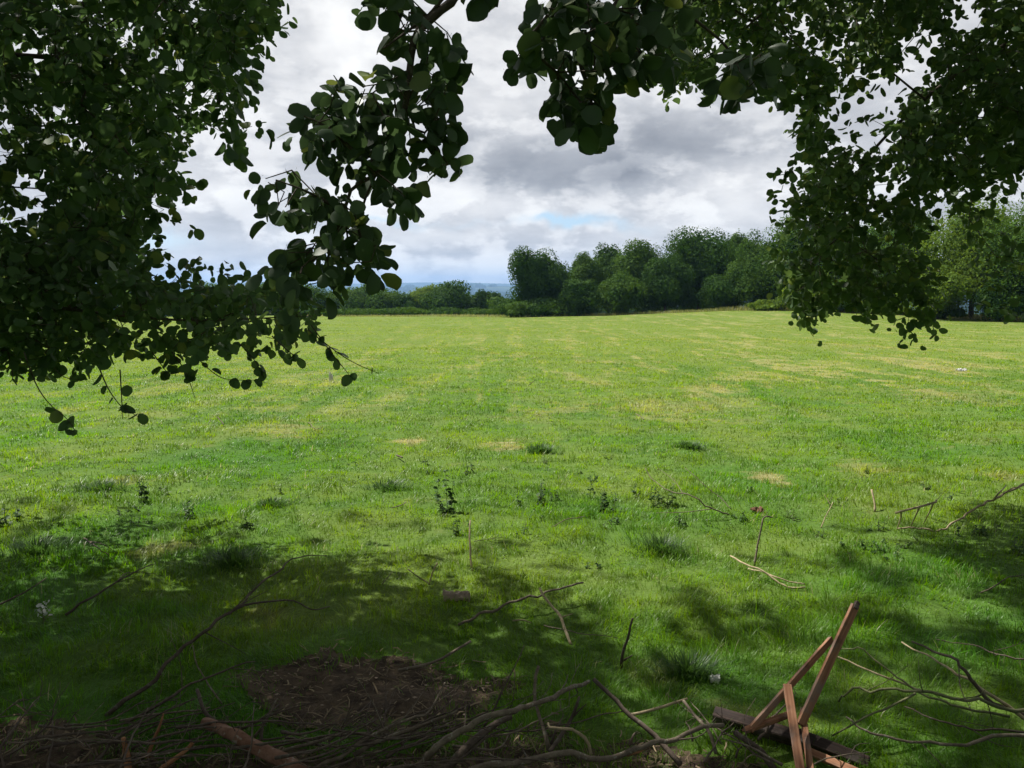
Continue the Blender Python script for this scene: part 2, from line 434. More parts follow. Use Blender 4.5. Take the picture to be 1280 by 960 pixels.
# ------------------------------------------------------------------ bare soil patch
def soil_mask(x, y):
    w = (fbm(x * 3.3, y * 3.3, 41, 4) - .5)
    e = np.sqrt(((x + .53) / .55) ** 2 + ((y - 3.24) / .37) ** 2) + w * .9
    a = 1 - e
    # litter under the brush heap
    b = (2.93 + .18 * np.sin(x * 2.1) - y) * 1.6 - .5 * np.maximum(0, x - .15) * 2 - .7 * np.maximum(0, -2.3 - x) + w * .7
    return np.maximum(a, b)
def build_soil():
    s = .02
    xs = np.arange(-2.8, .9, s); ys = np.arange(2.1, 4.1, s)
    X, Y = np.meshgrid(xs, ys, indexing='ij')
    m = soil_mask(X, Y) > 0
    Z = H(X, Y) + .005 + .010 * (fbm(X * 14, Y * 14, 44, 3) - .4)
    idx = np.arange(X.size).reshape(X.shape)
    ok = m[:-1, :-1] & m[1:, :-1] & m[1:, 1:] & m[:-1, 1:]
    q = np.stack([idx[:-1, :-1], idx[1:, :-1], idx[1:, 1:], idx[:-1, 1:]], -1)[ok]
    used = np.unique(q); re = np.full(X.size, -1); re[used] = np.arange(len(used))
    V = np.stack([X.ravel(), Y.ravel(), Z.ravel()], 1)[used]
    mt, g, out = newmat('dark_soil')
    pos = g.n('ShaderNodeNewGeometry').outputs['Position']
    c = g.mix(g.ramp(g.noise(pos, 12, 5, .7), .35, .65), (.050, .036, .026), (.130, .095, .064))
    p = g.n('ShaderNodeBsdfPrincipled'); g.put(p.inputs['Base Color'], c); p.inputs['Roughness'].default_value = .95; p.inputs['Specular IOR Level'].default_value = .1
    b = g.n('ShaderNodeBump'); b.inputs['Strength'].default_value = .9; b.inputs['Distance'].default_value = .02
    g.put(b.inputs['Height'], g.noise(pos, 40, 5, .75)); g.l.new(b.outputs[0], p.inputs['Normal']); g.l.new(p.outputs[0], out.inputs['Surface'])
    o = mesh_np('bare_soil', V, [re[q]], mt)
    tag(o, 'dark bare soil patch strewn with bark litter in the near grass', kind='structure')
build_soil()

# ------------------------------------------------------------------ grass
def blades(P, hgt, wid, az, lean, rnd, curl=.6):
    """7-vertex blades, arrays over blades"""
    n = len(P)
    dx, dy = np.cos(az), np.sin(az)
    side = np.stack([-dy, dx, np.zeros(n)], 1); fwd = np.stack([dx, dy, np.zeros(n)], 1)
    V = np.empty((n, 7, 3))
    for i, (t, w) in enumerate(((0, 1.), (.38, .85), (.74, .55))):
        c = P + fwd * (hgt * lean * t ** (1 + curl))[:, None]; c[:, 2] += hgt * t * (1 - .35 * lean * t)
        V[:, 2 * i] = c - side * (wid * w / 2)[:, None]; V[:, 2 * i + 1] = c + side * (wid * w / 2)[:, None]
    c = P + fwd * (hgt * lean)[:, None]; c[:, 2] += hgt * (1 - .35 * lean)
    V[:, 6] = c
    b = (np.arange(n) * 7)[:, None]
    q = np.concatenate([b + np.array([0, 1, 3, 2]), b + np.array([2, 3, 5, 4])]); t = b + np.array([4, 5, 6])
    return V.reshape(-1, 3), [q, t], np.repeat(rnd, 7)
def build_grass():
    n = 760000
    r = np.exp(rs.uniform(math.log(1.9), math.log(122), n))
    th = rs.uniform(-.80, .80, n)
    x = r * np.sin(th); y = r * np.cos(th)
    keep = (soil_mask(x, y) < rs.uniform(-.25, .55, n)) | (rs.rand(n) < .03)
    bare = (fbm(x * 2.2, y * 2.2, 61, 3) < .33) & (rs.rand(n) < .6) & (r < 12)
    keep &= ~bare
    x, y, r = x[keep], y[keep], r[keep]; n = len(x)
    tuft = fbm(x * 1.3, y * 1.3, 51, 3)
    tuft2 = fbm(x * 6, y * 6, 53, 2)
    tall = np.clip((tuft - .45) * 4, 0, 1) * .6 + np.clip((tuft2 - .42) * 4, 0, 1) * .7
    hg = (.022 + .036 * tall) * rs.uniform(.5, 1.5, n) * (1 + .35 * (rs.rand(n) < .05))
    hg *= np.clip(1.25 - r * .012, .75, 1.2)
    wd = .0027 * np.maximum(1, r / 3.6) * rs.uniform(.7, 1.3, n)
    P = np.stack([x, y, H(x, y) - .004], 1)
    az = fbm(x * 2.6, y * 2.6, 57, 3) * 16 + rs.normal(0, .9, n); lean = rs.uniform(.2, 1.25, n)
    v, f, a = blades(P, hg, wd, az, lean, np.clip(.5 + (rs.rand(n) * .75 + .5 * (tuft2 - .25) - .5) * np.clip(13 / r, .4, 1), 0, 1))
    o = mesh_np('meadow_grass', v, f, M['grass'], attrs={'rnd': a})
    tag(o, 'short green meadow grass with paler dry blades, sunlit beyond the shade', 'grass', kind='stuff')
    # rough pale grass along the field edge at the foot of the wood
    n = 15000
    px = rs.uniform(380, 1330, n)
    X = []; 
    d0 = np.interp(px, [380, 640, 900, 1000, 1130, 1200, 1330], [122, 112, 103, 97, 88, 82, 72])
    Y = d0 + rs.uniform(-2.2, 2.6, n)
    x = (px - 640) / FPX * Y
    hh = np.interp(px, [380, 640, 880, 950, 1120, 1160, 1330], [.35, .4, .5, .9, .9, .6, .6]) * rs.uniform(.4, 1.2, n)
    v, f, a = blades(np.stack([x, Y, H(x, Y) - .02], 1), hh, .045 * rs.uniform(.6, 1.4, n), rs.uniform(0, 6.28, n), rs.uniform(.1, .8, n), rs.rand(n))
    o = mesh_np('rough_grass', v, f, M['rough_grass'], attrs={'rnd': a})
    tag(o, 'uncut pale rough grass along the foot of the wood', 'grass', kind='stuff')
build_grass()

# ------------------------------------------------------------------ leaves
LV = np.array([[0, 0, 0], [0, .3, -.03], [0, .65, -.03], [0, .97, .02],
               [.27, .10, .03], [.46, .36, .07], [.47, .68, .07], [.26, .93, .05],
               [-.27, .10, .03], [-.46, .36, .07], [-.47, .68, .07], [-.26, .93, .05], [.012, -.28, 0], [-.012, -.28, 0]])
LQ = np.array([[0, 4, 5, 1], [1, 5, 6, 2], [2, 6, 7, 3], [8, 0, 1, 9], [9, 1, 2, 10], [10, 2, 3, 11]])
LT = np.array([[0, 12, 13]])
_ts = np.array([.05, .16, .32, .50, .68, .84, .95]); _ws = np.array([.17, .33, .45, .50, .475, .36, .19])
_mt = np.array([0, .16, .32, .50, .68, .84, .965]); _n = len(_ts)
LV = np.array([[0, t, -.02] for t in _mt] + [[w, t, .02 + .12 * w] for t, w in zip(_ts, _ws)] + [[-w, t, .02 + .12 * w] for t, w in zip(_ts, _ws)] + [[.012, -.28, 0], [-.012, -.28, 0]])
LQ = np.array([[i, _n + i, _n + i + 1, i + 1] for i in range(_n - 1)] + [[i + 1, 2 * _n + i + 1, 2 * _n + i, i] for i in range(_n - 1)])
LT = np.array([[0, 3 * _n, 3 * _n + 1], [_n - 1, _n + _n - 1, 3 * _n - 1]]); LT[1] = [6, 13, 20]
LV2 = np.array([[0, 0, 0], [.45, .4, .06], [.36, .85, .05], [0, 1, 0], [-.36, .85, .05], [-.45, .4, .06]])
LQ2 = np.array([[0, 1, 2, 3], [3, 4, 5, 0]])
def unit(a): return a / (np.linalg.norm(a, axis=-1, keepdims=True) + 1e-9)
def leaf_arrays(P, D, Nn, S, lod=0):
    Yv = unit(D); Xv = unit(np.cross(Yv, Nn)); Zv = np.cross(Xv, Yv)
    T = LV if lod == 0 else LV2
    n = len(P); tv = np.repeat(T[None], n, 0).copy()
    tv[:, :, 2] *= rs.uniform(-2.0, 4.0, n)[:, None]
    tv[:, :, 0] *= rs.uniform(.62, 1.06, n)[:, None]; tv[:, :, 0] += (tv[:, :, 1] ** 2 * rs.normal(0, .10, n)[:, None]); tv[:, :, 0] *= 1 + rs.normal(0, .06, (n, tv.shape[1]))
    tv[:, :, 2] += (tv[:, :, 1] ** 2) * rs.uniform(-.35, .12, n)[:, None]
    V = P[:, None] + S[:, None, None] * (tv[:, :, :1] * Xv[:, None] + tv[:, :, 1:2] * Yv[:, None] + tv[:, :, 2:] * Zv[:, None])
    k = len(T); b = (np.arange(n) * k)[:, None, None]
    if lod == 0: fs = [(b + LQ[None]).reshape(-1, 4), (b + LT[None]).reshape(-1, 3)]
    else: fs = [(b + LQ2[None]).reshape(-1, 4)]
    return V.reshape(-1, 3), fs, np.repeat(rs.rand(n), k)
def shoots(tips, dirs, nleaf, length, size, lod=0, droop=.45, spread=1.0):
    """short leafy shoots: returns leaf arrays and twig polylines"""
    n = len(tips)
    t = rs.rand(n, nleaf)
    Dm = unit(dirs)[:, None, :]
    base = tips[:, None, :] + Dm * (t[..., None] - .35) * length[:, None, None]
    base = base + rs.normal(0, .012 * spread, base.shape)
    rnd = unit(rs.normal(size=(n, nleaf, 3)))
    D = unit(Dm * .5 + rnd * .95 + np.array([0, 0, -droop]))
    Nn = unit(rs.normal(size=(n, nleaf, 3)) * .8 + np.array([0, 0, .7]) + np.array([0, -.35, 0]))
    S = size * rs.uniform(.55, 1.12, (n, nleaf)) 
    P = base + D * (S * .25)[..., None]
    return leaf_arrays(P.reshape(-1, 3), D.reshape(-1, 3), Nn.reshape(-1, 3), S.reshape(-1), lod)

def network(roots, att, step=.22, wpl=.18, rtip=.0013, expo=2.35, sag=.05, jit=.05):
    """grow twigs from root polylines [(pts, r0)] to the attractor points; returns V, faces, tip dirs"""
    Pn = []; par = []; pl = []
    for pts in roots:
        L_ = np.linalg.norm(np.diff(pts, axis=0), axis=1).sum()
        q = spline(pts, max(4, int(L_ / .12)))
        acc = 0
        for i, p in enumerate(q):
            Pn.append(p); par.append(-1 if i == 0 else len(Pn) - 2)
            if i: acc += np.linalg.norm(p - q[i - 1])
            pl.append(acc * .25)
    n0 = len(Pn)
    cap = n0 + len(att) * 4 + 10
    A = np.empty((cap, 3)); A[:n0] = Pn; PL = np.empty(cap); PL[:n0] = pl
    d = np.array([np.min(np.sum((A[:n0] - a) ** 2, 1)) for a in att])
    order = np.argsort(d)
    tips = []; tdir = []
    n = n0
    for i in order:
        p = att[i]
        dd = np.sqrt(np.sum((A[:n] - p) ** 2, 1))
        j = int(np.argmin(dd + wpl * PL[:n]))
        a = A[j]; L_ = dd[j]
        m = min(3, max(1, int(L_ / step)))
        prev = j
        for s in range(1, m + 1):
            t = s / m
            q = a * (1 - t) + p * t
            if s < m: q = q + rs.normal(0, jit * L_, 3) + np.array([0, 0, sag * L_ * 4 * t * (1 - t)])
            A[n] = q; PL[n] = PL[prev] + np.linalg.norm(q - A[prev]); par.append(prev); prev = n; n += 1
        tips.append(p); v = A[prev] - A[par[prev]]; tdir.append(v)
    cnt = np.zeros(n); istip = np.ones(n, bool)
    for i in range(n):
        if par[i] >= 0: istip[par[i]] = False
    cnt[istip] = 1
    for i in range(n - 1, -1, -1):
        if par[i] >= 0: cnt[par[i]] += cnt[i]
    par = np.array(par)
    R = rtip * np.maximum(cnt, 1) ** (1 / expo)
    e = np.where(par >= 0)[0]; a = A[par[e]]; b = A[e]; ra = R[par[e]]; rb = R[e]
    ra = np.minimum(ra, rb * 1.6)
    D = unit(b - a); up = np.where(np.abs(D[:, 2:]) < .8, np.array([[0, 0, 1.]]), np.array([[1., 0, 0]]))
    U = unit(np.cross(D, up)); W = np.cross(D, U)
    k = 5; ang = np.arange(k) * 2 * PI / k; c, s_ = np.cos(ang), np.sin(ang)
    ring = lambda p, r: p[:, None] + r[:, None, None] * (c[None, :, None] * U[:, None] + s_[None, :, None] * W[:, None])
    V = np.concatenate([ring(a - D * ra[:, None] * .3, ra), ring(b + D * rb[:, None] * .3, rb)], 1).reshape(-1, 3)
    bs = (np.arange(len(e)) * 2 * k)[:, None, None]; j = np.arange(k); j2 = (j + 1) % k
    q = (bs + np.stack([j, j2, k + j2, k + j], 1)[None]).reshape(-1, 4)
    return V, [q], np.array(tips), np.array(tdir), R[:n0]

def in_poly(px, py, poly):
    n = len(poly); c = np.zeros(len(px), bool); j = n - 1
    for i in range(n):
        xi, yi = poly[i]; xj, yj = poly[j]
        t = ((yi > py) != (yj > py)) & (px < (xj - xi) * (py - yi) / (yj - yi + 1e-9) + xi)
        c ^= t; j = i
    return c
def sample_poly(poly, n, d0, d1, gap=0.0, gs=.02, seed=1, bias=None):
    """points of a crown whose outline from the field edge is poly, between d0 and d1 metres off"""
    poly = np.array(poly, float); lo = poly.min(0); hi = poly.max(0); out = []
    while len(out) < n:
        p = rs.uniform(lo, hi, (n * 2, 2))
        ok = in_poly(p[:, 0], p[:, 1], poly)
        if gap: ok &= fbm(p[:, 0] * gs, p[:, 1] * gs, seed, 3) > gap
        p = p[ok]
        for q in p: out.append(at(q[0], q[1], rs.uniform(d0, d1)))
    return np.array(out[:n])

def alder(name, base, trunk_pts, trunk_r, label):
    t = empty(name, base, label, 'tree')
    g = Geo(); pts = spline([np.array(p) for p in trunk_pts], 22)
    v, f = tube(pts, np.linspace(trunk_r, trunk_r * .45, 22) * (1 + .5 * np.exp(-np.arange(22) / 1.5)), 14, .12)
    g.add(v, f); child('trunk', g.verts(), g.faces(), M['bark'], t)
    return t
def bough(tree, roots, att, mat, nleaf, size, length=(.1, .25), lod=0, label=None, fl_label=None, r0=None, **kw):
    V, F, tips, td, R = network(roots, att, **kw)
    b = child('bough', V, F, M['twig'], tree, smooth=True)
    if label: b['label'] = label
    ln = rs.uniform(length[0], length[1], len(tips))
    dirs = unit(unit(td) + np.array([0, 0, -.25]) + rs.normal(0, .25, td.shape))
    v, f, a = shoots(tips, dirs, nleaf, ln, size, lod)
    # child() takes off every parent's location; boughs sit at the tree's origin
    child('foliage', v, f, mat, b, attrs={'rnd': a})
    return b

A_ = lambda *q: np.array([at(*p) for p in q])
# left alder
tl = alder('alder_tree', (-6.4, 4.3, h1(-6.4, 4.3) - .05), [(-6.4, 4.3, -.2), (-6.35, 4.25, 1.5), (-6.2, 4.4, 4), (-6.0, 4.7, 7.5)], .20,
           'alder tree on the left, its dense dark crown reaching from top edge to field')
POLY_L = [(-260, -150), (250, -150), (335, -60), (332, 20), (305, 50), (290, 95), (306, 150), (262, 180), (235, 225), (195, 255), (190, 320), (110, 345), (0, 350), (-260, 400)]
POLY_LB = [(-260, 330), (0, 300), (120, 322), (215, 345), (255, 352), (300, 360), (350, 368), (392, 385), (392, 412), (340, 432), (300, 425), (240, 440), (170, 432), (110, 445), (60, 462), (0, 440), (-260, 470)]
POLY_LC = [(-60, -60), (300, -60), (285, 60), (230, 190), (160, 240), (160, 400), (-60, 430)]
roots_l = [np.array([(-6.3, 4.3, 2.2), (-5.0, 4.4, 2.7), (-3.6, 4.5, 2.9), (-2.4, 4.4, 2.85)]),
           np.array([(-6.25, 4.3, 3.3), (-5.0, 4.2, 3.7), (-3.4, 4.0, 3.6), (-2.2, 4.0, 3.4)])]
attl = np.vstack([sample_poly(POLY_L, 1750, 3.4, 6.2, .40, .022, 5), sample_poly(POLY_LC, 600, 4.2, 6.8, .40, .03, 6), A_((332, 30, 4), (338, 45, 4.2), (315, 158, 4), (308, 120, 4), (300, 108, 4.4), (205, 262, 4))])
bough(tl, roots_l, attl, M['leaf_left'], 9, .064, (.12, .30), label='upper bough with thick dark foliage')
roots_l2 = [np.array([(-6.3, 4.3, 1.2), (-5.2, 4.1, 1.5), (-3.8, 3.9, 1.65), (-2.6, 3.8, 1.6), (-1.6, 3.7, 1.5), at(390, 395, 3.6)])]
attb = np.vstack([sample_poly(POLY_LB, 700, 3.2, 4.6, .28, .03, 8),
    A_((262, 335, 4), (240, 338, 4), (285, 342, 4), (222, 345, 4.2), (205, 330, 4.2))])
bough(tl, roots_l2, attb, M['leaf_left'], 7, .054, (.08, .2), label='low drooping bough with smaller leaves')
# thin hanging tips below the low bough
def hanging(tree, lines, mat, size):
    for pts, Y, nl in lines:
        g = Geo(); LP = []; LD = []; LS = []
        p = np.array([at(a, b, Y) for a, b in pts]); q = spline(p, 14)
        v, f = tube(q, np.linspace(.0032, .0012, 14), 5, .1); g.add(v, f)
        for i in range(nl):
            c = q[min(13, int(rs.uniform(.05, 1.0) * 13))]
            LP.append(c + rs.normal(0, .006, 3)); LD.append(unit(rs.normal(size=3) * .7 + np.array([0, 0, -.7]))); LS.append(size * rs.uniform(.45, 1.0))
        b = child('hanging_twig', g.verts(), g.faces(), M['twig'], tree)
        LP = np.array(LP); LD = np.array(LD); LS = np.array(LS)
        v, f, a = leaf_arrays(LP, LD, unit(rs.normal(size=LP.shape) + np.array([0, -.8, .3])), LS)
        child('foliage', v, f, mat, b, attrs={'rnd': a})
hanging(tl, [([(30, 440), (45, 480), (62, 505), (85, 525), (98, 546)], 3.3, 12), ([(120, 450), (135, 485), (152, 508), (175, 522)], 3.3, 7), ([(150, 462), (152, 495), (153, 524)], 3.3, 4),
             ([(215, 440), (232, 465), (244, 498)], 3.5, 10), ([(240, 440), (262, 462), (284, 474), (328, 475)], 3.7, 7), ([(300, 430), (318, 450), (330, 472)], 3.6, 10),
             ([(385, 412), (405, 428), (430, 446), (450, 457), (474, 467)], 3.5, 9), ([(388, 405), (412, 438), (428, 458), (440, 473)], 3.5, 9), ([(340, 420), (362, 440), (382, 452)], 3.5, 8),
             ([(10, 440), (16, 470), (12, 478)], 3.4, 5), ([(60, 450), (78, 470), (100, 475)], 3.5, 4), ([(190, 440), (212, 470)], 3.5, 6)], M['leaf_left'], .058)
# tree behind the photographer: the central sprays and the shade overhead
tb = alder('alder_tree', (1.6, -2.2, h1(1.6, -2.2) - .05), [(1.6, -2.2, -.2), (1.55, -2.1, 1.8), (1.3, -1.6, 4.2), (1.0, -.8, 7.4)], .24,
           'alder tree overhead, its lone leafy branch hanging down the centre against clouds')
stem = A_((600, -90, 2.55), (572, -8, 2.45), (545, 18, 2.4), (520, 45, 2.38), (513, 80, 2.36), (507, 130, 2.35), (497, 185, 2.35), (470, 218, 2.35), (440, 236, 2.36), (425, 280, 2.38), (395, 330, 2.4))
r1 = np.vstack([[(1.4, -1.8, 3.3), (1.1, -.6, 3.5), (.6, .8, 3.4), (.1, 1.9, 3.1)], stem])
r2 = A_((560, -10, 2.4), (535, 20, 2.4), (508, 40, 2.38), (480, 60, 2.3))
r3 = A_((470, 218, 2.35), (456, 250, 2.33), (448, 285, 2.33), (455, 310, 2.33))
r4 = A_((497, 150, 2.35), (530, 170, 2.3), (560, 205, 2.3))
r5 = A_((455, 200, 2.35), (410, 160, 2.3), (380, 145, 2.3))
r6 = A_((425, 262, 2.37), (385, 240, 2.32), (345, 225, 2.3))
polys = [([(455, -30), (510, -30), (520, 10), (505, 40), (470, 30), (452, 15)], 26), ([(515, 35), (560, 40), (580, 65), (575, 80), (545, 70), (520, 60)], 12),
         ([(415, 100), (455, 95), (500, 95), (530, 80), (565, 110), (570, 150), (545, 160), (560, 185), (575, 205), (565, 218), (530, 210), (500, 215), (470, 220), (440, 205), (420, 180), (400, 190), (368, 160), (380, 140), (408, 145)], 120),
         ([(330, 215), (365, 205), (375, 225), (400, 240), (430, 240), (440, 255), (400, 268), (345, 262), (325, 245)], 26),
         ([(340, 315), (385, 305), (410, 290), (440, 300), (455, 290), (475, 310), (480, 330), (455, 340), (420, 350), (390, 355), (375, 385), (360, 360), (340, 335)], 44),
         ([(405, 255), (440, 250), (450, 280), (420, 300), (400, 290)], 10), ([(470, 235), (500, 230), (510, 250), (480, 258)], 7)]
ac = np.vstack([sample_poly(p, n, 2.2, 2.55) for p, n in polys])
def bough_c(tree, roots, att, nleaf, size, label, stemr):
    V, F, tips, td, R = network(roots, att, .1, .3, .0016, 2.2, .03, .05)
    g = Geo(); g.add(V, F)
    for q, ra, rb in stemr:
        v, f = tube(spline(q, 30), np.linspace(ra, rb, 30), 7, .2); g.add(v, f)
    b = child('bough', g.verts(), g.faces(), M['twig'], tree); b['label'] = label
    dirs = unit(unit(td) + np.array([0, 0, -.5]) + rs.normal(0, .3, td.shape))
    v, f, a = shoots(tips, dirs, nleaf, rs.uniform(.04, .09, len(tips)), size, 0, .55, .9)
    child('foliage', v, f, M['leaf_centre'], b, attrs={'rnd': a})
bough_c(tb, [r1, r2, r3, r4, r5, r6], ac[rs.rand(len(ac)) < .9], 3, .062, 'lone central branch with big round leaves', [(r1, .021, .003), (r3, .004, .0018), (r2, .006, .003), (r6, .004, .002), (r5, .004, .002), (r4, .004, .002)])
polys = [([(590, -40), (625, -40), (622, -5), (600, 0)], 8), ([(640, 60), (665, 20), (700, -30), (860, -30), (850, 40), (815, 85), (790, 70), (765, 95), (745, 90), (725, 105), (690, 92), (665, 85), (650, 90)], 110),
         ([(690, 100), (735, 100), (755, 130), (752, 165), (735, 168), (715, 140), (690, 130)], 26), ([(770, 70), (815, 70), (810, 98), (785, 100)], 8), ([(905, 60), (960, 60), (965, 110), (935, 125), (905, 100)], 26)]
ac = np.vstack([sample_poly(p, n, 2.3, 2.8) for p, n in polys])
r7 = np.vstack([[(1.4, -1.7, 3.6), (1.2, 0, 3.6), (.9, 1.6, 3.25)], A_((800, -40, 2.7), (760, 20, 2.6), (725, 60, 2.5), (735, 110, 2.5), (745, 150, 2.5))])
r8 = A_((800, -40, 2.7), (850, 10, 2.6), (900, 50, 2.6), (935, 90, 2.6))
r9 = A_((760, 20, 2.6), (700, 10, 2.55), (655, 55, 2.5)); r10 = A_((740, -60, 2.65), (660, -45, 2.6), (608, -12, 2.6))
bough_c(tb, [r7, r8, r9, r10], ac, 3, .070, 'short spray of big leaves right of the central branch', [(r7, .02, .003), (r8, .007, .002), (r9, .005, .002), (r10, .004, .0016)])
# right alder
tr = alder('alder_tree', (7.6, 5.0, h1(7.6, 5.0) - .05), [(7.6, 5.0, -.3), (7.5, 5.1, 1.6), (7.1, 5.4, 4.0), (6.6, 5.6, 7.5)], .22,
           'alder tree on the right, arching over the field with small-leaved hanging sprays')
POLY_R1 = [(800, -150), (1500, -150), (1500, 120), (1290, 190), (1270, 215), (1160, 225), (1130, 255), (1090, 235), (1020, 262), (985, 235), (985, 215), (1008, 185), (1000, 150), (1010, 125), (965, 115), (900, 115), (835, 95), (822, 60), (815, -20)]
POLY_R2 = [(1000, 235), (1150, 225), (1165, 262), (1150, 300), (1158, 350), (1150, 378), (1100, 374), (1050, 362), (1020, 385), (1000, 380), (985, 345), (968, 310), (985, 275)]
POLY_R3 = [(1160, 215), (1700, 100), (1700, 420), (1290, 380), (1240, 390), (1200, 380), (1250, 330), (1220, 300), (1170, 260)]
rt = [np.array([(7.2, 5.3, 3.6), (6.0, 5.6, 3.9), (4.6, 5.8, 3.7), (3.4, 5.9, 3.3), (2.6, 6.0, 2.6), (2.4, 6.0, 2.0)]),
      np.array([(7.1, 5.3, 4.3), (5.5, 5.6, 4.8), (3.8, 5.6, 4.6), (2.4, 5.6, 4.0), (1.6, 5.6, 3.4)])]
attr_ = np.vstack([sample_poly([(985, 340), (1160, 340), (1165, 385), (1145, 408), (1128, 400), (1110, 385), (1050, 375), (1022, 395), (1000, 395)], 70, 5.5, 6.2), sample_poly(POLY_R1, 2900, 4.9, 7.6, .37, .02, 15), sample_poly(POLY_R2, 290, 5.2, 7.2, .40, .03, 16), sample_poly(POLY_R3, 260, 5.2, 7.0, .46, .02, 17),
    A_((1005, 392, 5.8), (1012, 398, 5.8), (1000, 385, 5.8), (1135, 405, 5.8), (1138, 415, 5.8), (1148, 400, 5.8), (1160, 385, 5.8), (985, 222, 5.8), (980, 215, 5.8), (992, 205, 5.8), (1010, 255, 5.8), (835, 100, 5.8), (850, 108, 5.8))])
bough(tr, rt, attr_, M['leaf_right'], 8, .064, (.14, .34), label='long arching bough with small rounded leaves')

# out-of-frame crowns overhead: they cast the shade the foreground lies in
def shade_edge(x):
    px = np.array([-400, 0, 250, 420, 560, 650, 800, 1000, 1080, 1200, 1280, 1700]); py = np.array([590, 612, 620, 636, 655, 668, 676, 664, 645, 622, 610, 590])
    g_ = np.array([gp(a, b) for a, b in zip(px, py)])
    return np.interp(x, g_[:, 0], g_[:, 1])
def canopy():
    n = 66000
    x = rs.uniform(-9, 10, n); e = shade_edge(x); y = -4.5 + (e + 4.5) * rs.rand(n)
    h = rs.uniform(5.5, 12.5, n)
    lit = np.exp(-((x - .95) / .75) ** 2) * np.exp(-((y - 4.2) / 1.5) ** 2)      # the thinner part of the canopy
    p = np.clip((e - y) / 2.9, 0, 1) ** 1.05 * (1 - .35 * lit) * np.interp(x, [-3, -1, .5, 6], [.36, .5, 1.15, 1.35])
    p *= np.clip(.35 + 1.9 * (fbm(x * .9, y * .9, 71, 3) - .22), .15, 1.2)
    P = np.stack([x, y, h], 1) + (h / sd[2])[:, None] * np.array([sd[0], sd[1], 0])
    rel = P - np.array([0, 0, CAMZ]); el = np.degrees(np.arctan2(rel[:, 2], np.maximum(rel[:, 1], .01)))
    az = np.degrees(np.arctan2(rel[:, 0], rel[:, 1]))
    vis = (el < 21.5) & (np.abs(az) < 38) & (rel[:, 1] > 0)
    ok = (rs.rand(n) < p) & ~vis
    return P[ok][:6000]
cpts = canopy()
who = np.where(cpts[:, 0] < -3.6, 0, np.where((cpts[:, 0] > 2.4), 2, 1))
for k, (tree, roots, mt) in enumerate(((tl, [np.array([(-6.1, 4.5, 5.5), (-5.4, 5.6, 8.5), (-5, 7, 11.)]), np.array([(-6.1, 4.4, 4.6), (-5.8, 2.5, 7.5), (-6, .5, 10)]), np.array([(-6.1, 4.4, 5), (-8, 5.4, 8), (-10, 7, 10.5)])], 'leaf_left'),
                              (tb, [np.array([(1.2, -1.4, 4.6), (0, .8, 7.4), (-1.5, 3, 10.2)]), np.array([(1.2, -1.4, 5), (1.6, 1.5, 7.8), (1.5, 4.8, 10.5)]), np.array([(1.2, -1.4, 4.4), (-1, -1, 7.4), (-3, -.5, 9.5)])], 'leaf_centre'),
                              (tr, [np.array([(6.9, 5.5, 5), (5.4, 6.5, 8.2), (4.2, 8, 11)]), np.array([(7, 5.3, 4.6), (5.6, 3, 7.6), (4.8, 1, 10)]), np.array([(7, 5.3, 5.2), (7.6, 7, 8.6), (7.4, 9, 11)])], 'leaf_right'))):
    att = cpts[who == k]
    bough(tree, roots, att, M[mt], 16, .10, (.25, .45), lod=1, label='high limbs and foliage overhead', wpl=.12, step=.4, rtip=.003)

